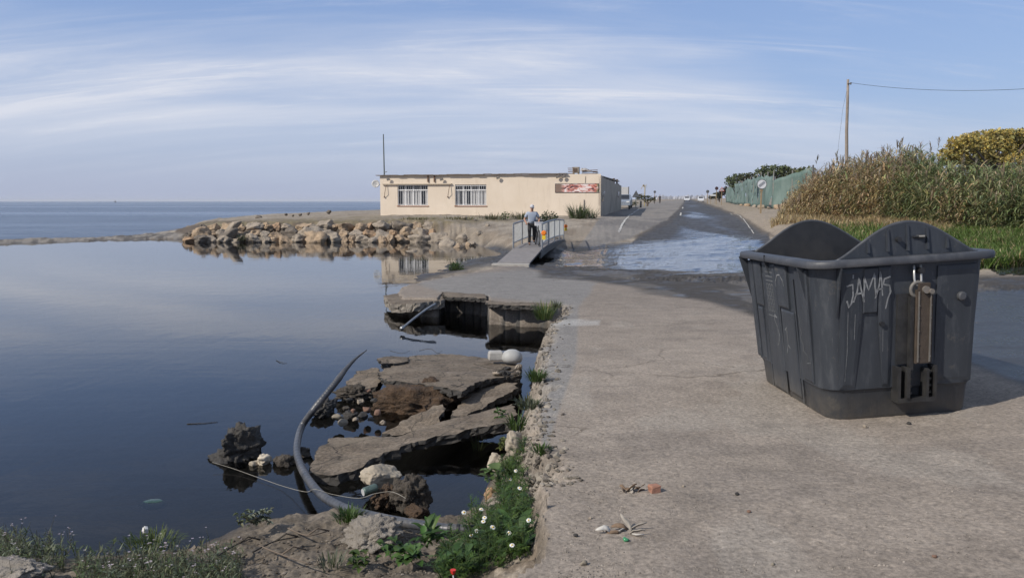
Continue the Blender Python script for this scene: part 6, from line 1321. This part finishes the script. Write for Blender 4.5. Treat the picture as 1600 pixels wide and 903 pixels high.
def ptree(base_px, dep, lobes, label, seed, cols=PINE, n=230, size=.22):
    b = DG(base_px, dep); ls = [lob(px, py, dep + dy, rp, rz, b) for px, py, rp, rz, dy in lobes]
    tree('pine_tree' if cols is PINE else 'tree', b, ls, [([Vector((0, 0, -.5)), Vector((.05, 0, .45 * max(l_[0].z for l_ in ls))), Vector((.0, 0, .8 * max(l_[0].z for l_ in ls)))], [.16, .13, .08])], n, size, cols, label, 'tree', seed)
ptree(1150, 130, [(1141, 283, 9, 8, 0), (1152, 279, 11, 8, 1), (1163, 277, 10, 7, 0), (1146, 288, 9, 6, -1)], 'low rounded dark pine at the far end above the netting', 1)
ptree(1170, 118, [(1163, 278, 8, 6, 0), (1174, 276, 9, 7, 0), (1168, 284, 10, 7, 0)], 'brownish green pine crown between two larger ones above the fence', 2, [(.05, .055, .025), (.06, .055, .03), (.04, .05, .02)])
ptree(1205, 86, [(1188, 272, 11, 9, 0), (1200, 266, 14, 8, 1), (1214, 265, 14, 8, 0), (1228, 267, 12, 8, 0), (1205, 276, 16, 9, 2), (1225, 277, 14, 8, 2), (1242, 269, 13, 7, 0)], 'largest spreading dark pine behind the netting', 3, PINE, 300, .19)
ptree(1262, 76, [(1254, 269, 9, 8, 0), (1266, 270, 9, 10, 0), (1270, 280, 9, 10, 0), (1262, 290, 12, 12, 0)], 'bushy dark tree behind the corner post of the netting', 4, PINE, 330, .17)
ptree(1134, 175, [(1129, 300, 5, 6, 0), (1135, 298, 6, 6, 0), (1140, 301, 6, 6, 0)], 'reddish brown bush by the far end of the fence', 5, [(.075, .055, .04), (.06, .05, .04)], 300, .25)
ptree(1122, 190, [(1118, 306, 5, 5, 0), (1124, 305, 5, 6, 0), (1112, 308, 5, 3.5, 0)], 'low dark hedge bush right of the distant direction sign', 6, [(.045, .05, .03), (.06, .055, .04)], 300, .25)
ptree(1010, 110, [(1001, 308, 7, 6, 0), (1012, 310, 8, 5, 0), (1020, 312, 5, 3, 0)], 'yellowish green roadside bush behind the triangular sign back', 7, [(.08, .085, .03), (.10, .09, .035), (.05, .06, .03)], 330, .14)
ptree(985, 104, [(983, 316, 5, 4, 0), (992, 318, 6, 3, 0)], 'low green bush between the parked car and the triangular sign', 8, [(.06, .08, .03), (.08, .085, .035)], 330, .12)
# yellow flowering acacia
b = D(1560, 300, 40); r = random.Random(41); lobes = []
for px_, py_, rp, rz in ((1482,246,17,16),(1498,232,20,18),(1516,222,20,14),(1536,216,22,12),(1560,212,22,11),(1584,211,22,10),(1610,212,24,12),(1640,214,26,14),(1520,242,28,22),(1555,236,30,22),(1590,232,30,22),(1630,236,34,24),(1540,262,34,22),(1590,260,36,24),(1680,236,36,26)):
    lobes.append(lob(px_, py_, 40 + r.uniform(-1, 2), rp, rz, b))
e = empty('acacia_tree', b, 0, 'yellow flowering acacia rising behind the green reeds', 'tree'); mb = MB(); crown(mb, lobes, 1150, .11, [(.30, .26, .10), (.36, .30, .11), (.23, .22, .09), (.42, .33, .10)], r); mb.build('crown', LEAF, e, tint=True, recalc=False)
mb = MB()
for c, rad in lobes:
    for i in range(int(1500 * rad[0] * rad[2])):
        d = rv(r).normalized(); d.z = abs(d.z) * .9 + .05; q = r.uniform(.75, 1.12)
        if r.random() < .3: continue
        p = c + Vector((d.x * rad[0] * q, d.y * rad[1] * q, d.z * rad[2] * q)); s_ = r.uniform(.02, .045); u = rv(r).normalized(); v = u.cross(rv(r)).normalized()
        mb.add([p - u * s_, p - v * s_, p + u * s_, p + v * s_], [(0, 1, 2, 3)], jit((.52, .39, .10), r, .3))
mb.build('blossom', LEAF, e, tint=True, recalc=False)
mb = MB(); mb.tube([Vector((0, 0, -2)), Vector((.1, 0, .2)), Vector((-.1, 0, 1.4))], [.22, .18, .12], 8)
for c, rad in lobes: mb.tube([Vector((-.05, 0, .4)), c * .5 + Vector((0, 0, .3)), c], [.10, .06, .03], 6)
mb.build('trunk', mat('bark', (.12, .09, .065), .9, 0, 8, .3, .5), e)

# --- shrubs and tufts
def tuft(name, p, n, h, spread, w, cols, label, seed, cat='plant', droop=(.3, 1.4), seg=3, group=None):
    r = random.Random(seed); e = empty(name, p, 0, label, cat, group); mb = MB()
    for i in range(n):
        az = r.uniform(0, 6.28); rr_ = r.random() ** .6 * spread; q = Vector((math.cos(az) * rr_ * .55, math.sin(az) * rr_ * .55, -.02)); d = Vector((math.cos(az) * r.uniform(.1, .9), math.sin(az) * r.uniform(.1, .9), 1))
        blade(mb, q, d, h * r.uniform(.5, 1.1), w * r.uniform(.6, 1.3), r.uniform(*droop), jit(r.choice(cols), r, .3), seg, None, r)
    mb.build('leaves', LEAF, e, tint=True, recalc=False); return e
GR = [(.06, .10, .025), (.045, .08, .022), (.08, .115, .035)]; GRY = [(.10, .115, .07), (.13, .135, .09), (.075, .09, .045)]
def bush(p, lobes, n, size, cols, label, seed):
    r = random.Random(seed); e = empty('bush', p, 0, label, 'bush'); mb = MB(); crown(mb, lobes, n, size, cols, r); mb.build('crown', LEAF, e, tint=True, recalc=False); mb = MB()
    for c, rad in lobes: mb.tube([Vector((0, 0, -.1)), c * .6, c], [.03, .02, .01], 5)
    mb.build('stem', mat('bark', (.12, .09, .065), .9, 0, 8, .3, .5), e)
p = onG(711, 422, -.6); bush(p, [(Vector((-.08, 0, .10)), (.22, .2, .16)), (Vector((.16, 0, .08)), (.2, .2, .13)), (Vector((.0, .1, .17)), (.16, .16, .12))], 5200, .03, GR, 'round green bush growing on the dark mud flat', 11)
tuft('grass_tuft', p, 90, .42, .35, .008, GR + GRY, 'thin grass blades sprouting around the mud flat bush', 12)
p = onG(858, 347, .3); bush(p, [(Vector((0, 0, .35)), (.55, .4, .42)), (Vector((-.3, 0, .22)), (.4, .3, .28)), (Vector((.35, 0, .2)), (.35, .3, .25))], 900, .07, [(.045, .07, .022), (.035, .055, .02), (.06, .085, .03)], 'dense dark green bush right of the person by the building', 13)
p = onG(790, 344, .4); bush(p, [(Vector((0, 0, .25)), (.36, .3, .33))], 1100, .06, GR, 'small green bush left of the person by the building', 14)
for (px_, py_, n, h, s_, lb, cols, sd) in ((905,340,330,1.25,1.3,'greyish grass clump growing at the downpipe of the cream wall',GRY + GR,15),(925,339,80,.9,.6,'sparse grass at the right of the greyish clump by the wall',GRY,16),(770,341,160,.6,1.6,'dry grass strip at the foot of the cream wall left of the bush',GRY + [(.20,.16,.08)],17),(815,341,170,.7,1.5,'dry grass strip behind the person along the cream wall',GRY + [(.20,.16,.08)],18),(720,341,140,.3,2.2,'short dry grass below the second window',[(.16,.14,.06),(.11,.12,.05)],19),(650,341,140,.25,2.6,'short dry grass below the first window',[(.16,.14,.06),(.11,.12,.05)],20),(803,330,20,1.5,.3,'few tall thin stalks against the cream wall',[(.22,.19,.12)],21)):
    q = onG(px_, py_ + 2, .5); tuft('grass_clump', q, n, h, s_, .02 if h < 1.3 else .014, cols, lb, sd)
q = D(330, 372, 47.4); tuft('grass_clump', D(376, 376, 47.6), 60, .5, .5, .02, [(.05, .06, .03), (.07, .075, .04)], 'dark green weed growing among the boulders at the waterline', 22)
# edge tufts on the broken pavement
for (px_, py_, z, n, h, s_, lb, cols, sd) in ((850,497,-.22,150,.34,.26,'long green tuft on the inner corner of the pit',GR + [(.16,.17,.05)],31),(838,592,-.10,150,.16,.16,'green tuft on the lip of the pavement behind the white shell',GR,32),(826,634,-.09,140,.12,.18,'low grey green weed on the crumbling lip',GRY,33),(845,705,-.05,70,.10,.10,'small green sprig growing in the rubble shoulder',GR,34),(870,480,-.23,70,.20,.15,'short grass at the edge of the straight asphalt ledge',GRY,35),(808,668,-.3,60,.18,.14,'pale grass hanging over the lip near the beige stone',GR,36)):
    tuft('grass_tuft', P(px_, py_, z), n, h, s_, .007, cols, lb, sd)
FLY = mat('yellow_petal', (.65, .42, .02), .6, 0, 20, .15, 0); FLW = mat('white_petal', (.70, .70, .68), .6, 0, 20, .08, 0); FLL = mat('lilac_petal', (.42, .36, .40), .7, 0, 20, .15, 0)
def daisy(parent, p, nrm, s_, r):
    f = empty('flower', p); f.parent = parent; n = Vector(nrm).normalized(); u = n.orthogonal().normalized(); v = n.cross(u); mb = MB()
    for i in range(12):
        a = 6.2832 * i / 12 + r.uniform(-.1, .1); d = u * math.cos(a) + v * math.sin(a); t_ = n.cross(d)
        mb.add([d * s_ * .25 - t_ * s_ * .09, d * s_ * .25 + t_ * s_ * .09, d * s_ * .85 + t_ * s_ * .15 - n * s_ * .1, d * s_ - n * s_ * .16, d * s_ * .85 - t_ * s_ * .15 - n * s_ * .1], [(0, 1, 2, 3, 4)])
    mb.build('petals', FLW, f); mb = MB(); mb.loft([[(u * math.cos(a) + v * math.sin(a)) * s_ * .34 * k + n * s_ * h for a in np.linspace(0, 6.2832, 11)[:-1]] for k, h in ((1, 0), (.95, .12), (.6, .24), (.1, .28))]); mb.build('centre', FLY, f, smooth=True)
# chamomile bank
r = random.Random(52)
def chamomile(px0, px1, py0, py1, z0, n, h, label, seed, flowers):
    r = random.Random(seed); c0 = P((px0 + px1) / 2, (py0 + py1) / 2, z0); e = empty('chamomile', c0, 0, label, 'flowering plant'); mb = MB(); st = MB()
    qs = [P(r.uniform(px0, px1), r.uniform(py0, py1), z0) for _ in range(n)]; zz = height(np.array([q.x for q in qs]), np.array([q.y for q in qs])); tops = []
    for q, z in zip(qs, zz):
        p = Vector((q.x, q.y, max(z, WATER) - .01)) - c0; hh = h * r.uniform(.45, 1.1); ln = Vector((r.gauss(0, .25), r.gauss(0, .25), 1)).normalized(); top = p + ln * hh; st.tube([p, p + ln * hh * .5 + rv(r, .01), top], [.0028, .0024, .0016], 4, jit((.06, .09, .03), r)); tops.append(top)
        for k in range(11):
            u = r.uniform(.1, .95); a = r.uniform(0, 6.28); d = Vector((math.cos(a), math.sin(a), r.uniform(.1, 1))); b0 = p + ln * hh * u; L_ = r.uniform(.03, .075); c = jit(r.choice([(.055, .10, .022), (.04, .08, .02), (.08, .125, .03)]), r, .3)
            blade(mb, b0, d, L_, .004, .8, c, 3, None, r); dn = d.normalized()
            for j in (.35, .6, .85):
                for sg in (-1, 1): s2 = Vector((-dn.y, dn.x, .2)) * sg + dn * .6; blade(mb, b0 + dn * L_ * j * .9, s2, L_ * .45, .0032, .3, c, 2, None, r)
    mb.build('foliage', LEAF, e, tint=True, recalc=False); st.build('stems', LEAF, e, tint=True)
    for (fx_, fy_, fz) in flowers: daisy(e, P(fx_, fy_, fz) - c0, (r.uniform(-.3, .3), -.55 + r.uniform(-.2, .2), .9), r.uniform(.014, .019), r)
chamomile(775, 822, 715, 800, -.40, 70, .20, 'upper part of the daisy bank below the pavement lip', 61, [(806,735,-.2),(812,762,-.14),(797,748,-.24)])
chamomile(735, 822, 800, 905, -.36, 130, .24, 'dense daisy clump with white flowers beside the pavement lip', 62, [(725,800,-.30),(752,795,-.2),(757,808,-.22),(755,814,-.23),(770,823,-.18),(745,829,-.28),(795,832,-.12),(826,812,-.05),(800,851,-.10),(736,836,-.28)])
chamomile(690, 740, 845, 910, -.36, 60, .16, 'feathery green plants at the left foot of the daisy clump', 63, [(712,852,-.3)])
# broad leaved weeds
def broad(px, py, z, n, l, w, label, seed, cols=GR, up=(.2, 1.2)):
    r = random.Random(seed); p = P(px, py, z); e = empty('broad_leaved_weed', p, 0, label, 'weed'); mb = MB()
    for i in range(n):
        a = r.uniform(0, 6.28); d = Vector((math.cos(a), math.sin(a), r.uniform(*up))); b0 = Vector((r.uniform(-.05, .05), r.uniform(-.05, .05), r.uniform(0, .10))); dn = d.normalized(); L_ = l * r.uniform(.6, 1.15); W_ = w * r.uniform(.7, 1.2); s_ = Vector((-dn.y, dn.x, 0)).normalized(); c = jit(r.choice(cols), r, .3); q = b0; dd = dn.copy(); vs = []
        for j, k in enumerate((.15, .75, 1.0, .9, .6, .06)):
            mid = q; vs += [mid - s_ * W_ * k + Vector((0, 0, .012 * k)), mid, mid + s_ * W_ * k + Vector((0, 0, .012 * k))]; q = q + dd * L_ / 5; dd = (dd + Vector((0, 0, -.22))).normalized()
        mb.add(vs, [(3 * j + o, 3 * j + o + 1, 3 * j + o + 4, 3 * j + o + 3) for j in range(5) for o in (0, 1)], c)
    mb.build('leaves', LEAF, e, smooth=True, tint=True, recalc=False); return e
BR = [(.06, .12, .03), (.08, .14, .04), (.045, .09, .025)]
broad(812, 862, -.30, 14, .19, .035, 'glossy upright leaves under the pavement lip at the daisy clump', 71, BR, (.5, 1.6)); broad(672, 858, -.40, 26, .13, .020, 'tall narrow leaved weed in front of the hose end', 72, BR, (.6, 2))
broad(640, 880, -.38, 40, .07, .028, 'mallow like round leaved weed at the bottom of the bank', 73, BR, (.1, .8)); broad(768, 752, -.42, 16, .09, .035, 'round pale leaves above the upright tan stone', 74, [(.10, .15, .06), (.08, .13, .04)], (.3, 1.2))
broad(610, 868, -.40, 30, .055, .02, 'low clover like weed right of the pebbly concrete lump', 75, BR, (.1, .7)); broad(720, 888, -.36, 36, .08, .024, 'leafy weed patch along the bottom edge below the hose', 76, BR, (.1, 1)); broad(410, 818, -.50, 60, .045, .011, 'silvery grey creeping weed at the water edge', 77, [(.17, .19, .14), (.13, .16, .10), (.20, .22, .17)], (.1, .8)); broad(385, 822, -.50, 40, .045, .012, 'green creeping weed left of the silvery one', 78, GRY, (.1, .8))
broad(783, 655, -.45, 30, .05, .014, 'small leafy weed hanging on the bank under the beige stone', 79, BR, (.1, 1)); broad(790, 702, -.42, 60, .05, .012, 'yellowish green weed mat on the bank above the daisies', 80, [(.12, .13, .04), (.09, .11, .035)], (.1, 1))
tuft('grass_tuft', P(546, 808, -.50), 170, .10, .17, .005, [(.05, .09, .02), (.07, .11, .03)], 'bright green grass tuft on the hose at the water edge', 37); tuft('grass_tuft', P(238, 848, -.54), 260, .10, .30, .005, [(.10, .13, .04), (.07, .10, .03)], 'mossy green grass patch at the water edge behind lilac weeds', 38); tuft('grass_tuft', P(745, 700, -.69), 26, .2, .12, .004, [(.10, .12, .05)], 'few pale sprouts standing in the dark water by the bank', 39)
p = P(708, 898, -.25); e = empty('poppy', p, 0, 'single red poppy flower at the bottom edge', 'flower'); mb = MB(); mb.loft([[Vector((.015 * k * math.cos(a), .015 * k * math.sin(a), z)) for a in np.linspace(0, 6.28, 9)[:-1]] for k, z in ((.2, 0), (.8, .012), (1.1, .03))]); mb.build('petals', mat('poppy_red', (.55, .03, .02), .5, 0, 10, .2, .1), e); mb = MB(); mb.tube([Vector((0, 0, 0)), Vector((.01, .02, -.15))], .003, 5); mb.build('stem', LEAF, e, tint=True)
broad(560, 885, -.40, 30, .06, .016, 'small leafy weed on the bare bank near the bottom edge', 85, GR, (.1, .8)); tuft('grass_tuft', P(520, 880, -.42), 60, .10, .16, .004, GRY, 'sparse grey green blades on the muddy bank at the bottom', 86)
# lilac flowered wild plants lower left
def lilac(px0, px1, py0, py1, z0, n, h, label, seed):
    r = random.Random(seed); c0 = P((px0 + px1) / 2, (py0 + py1) / 2, z0); e = empty('sea_rocket', c0, 0, label, 'wild plant'); mb, st, fl = MB(), MB(), MB()
    qs = [P(r.uniform(px0, px1), r.uniform(py0, py1), z0) for _ in range(n)]; zz = height(np.array([q.x for q in qs]), np.array([q.y for q in qs]))
    for q, z in zip(qs, zz):
        p = Vector((q.x, q.y, max(z, WATER) - .01)) - c0; hh = h * r.uniform(.4, 1.1); ln = Vector((r.gauss(0, .22), r.gauss(0, .22), 1)).normalized(); bend = rv(r, .03)
        P_ = [p, p + ln * hh * .5 + bend, p + ln * hh]; tall = r.random() < .13; c = jit(r.choice([(.11, .13, .07), (.14, .16, .10), (.08, .11, .045)]), r)
        if tall: P_[2] = P_[2] + ln * hh * .45
        st.tube(P_, [.0026, .002, .0014], 4, jit((.12, .12, .08), r))
        for k in range(13):
            u = r.uniform(.02, .8); b0 = P_[0].lerp(P_[2], u) + bend * (1 - abs(2 * u - 1)); a = r.uniform(0, 6.28); blade(mb, b0, (math.cos(a), math.sin(a), r.uniform(.2, 1.3)), r.uniform(.025, .06), .0038, .5, c, 3, None, r)
        if tall or r.random() < .06:
            for k in range(r.randint(1, 3)):
                cc = P_[2] + rv(r, .014); s_ = r.uniform(.004, .0075); 
                for a in range(4): d = Vector((math.cos(a * 1.57 + k), math.sin(a * 1.57 + k), .3)); t_ = Vector((-d.y, d.x, 0)); fl.add([cc, cc + d * s_ * .7 + t_ * s_ * .5, cc + d * s_ * 1.3, cc + d * s_ * .7 - t_ * s_ * .5], [(0, 1, 2, 3)], jit((.50, .43, .47), r, .2))
    mb.build('foliage', LEAF, e, tint=True, recalc=False); st.build('stems', LEAF, e, tint=True); fl.build('blossom', LEAF, e, tint=True, recalc=False)
lilac(-20, 100, 825, 885, -.5, 130, .20, 'leftmost clump of lilac flowered weeds at the water edge', 81); lilac(120, 245, 850, 915, -.42, 170, .17, 'lilac flowered weed clump on the bank at lower left', 82); lilac(235, 375, 850, 930, -.42, 210, .18, 'tall lilac flowered clump left of the muddy bank', 83); lilac(-30, 130, 880, 960, -.36, 90, .14, 'low grey green weeds around the flat concrete lump', 84)
# ------------------------------------------------------------------ sea haze: one even box of air round everything
hm = bpy.data.materials.new('sea_haze'); hm.use_nodes = True; ht = hm.node_tree; ht.nodes.clear()
pv = ht.nodes.new('ShaderNodeVolumePrincipled'); pv.inputs['Color'].default_value = (.86, .89, .95, 1); pv.inputs['Density'].default_value = 0.00013; pv.inputs['Anisotropy'].default_value = 0.0
ho_ = ht.nodes.new('ShaderNodeOutputMaterial'); ht.links.new(pv.outputs[0], ho_.inputs['Volume'])
mb = MB(); mb.box((-20000, -200, -4.0), (20000, 17000, 16.0))
tag(mb.build('haze', hm), 'thin pale sea haze filling the air to the horizon', 'haze', None, 'stuff')
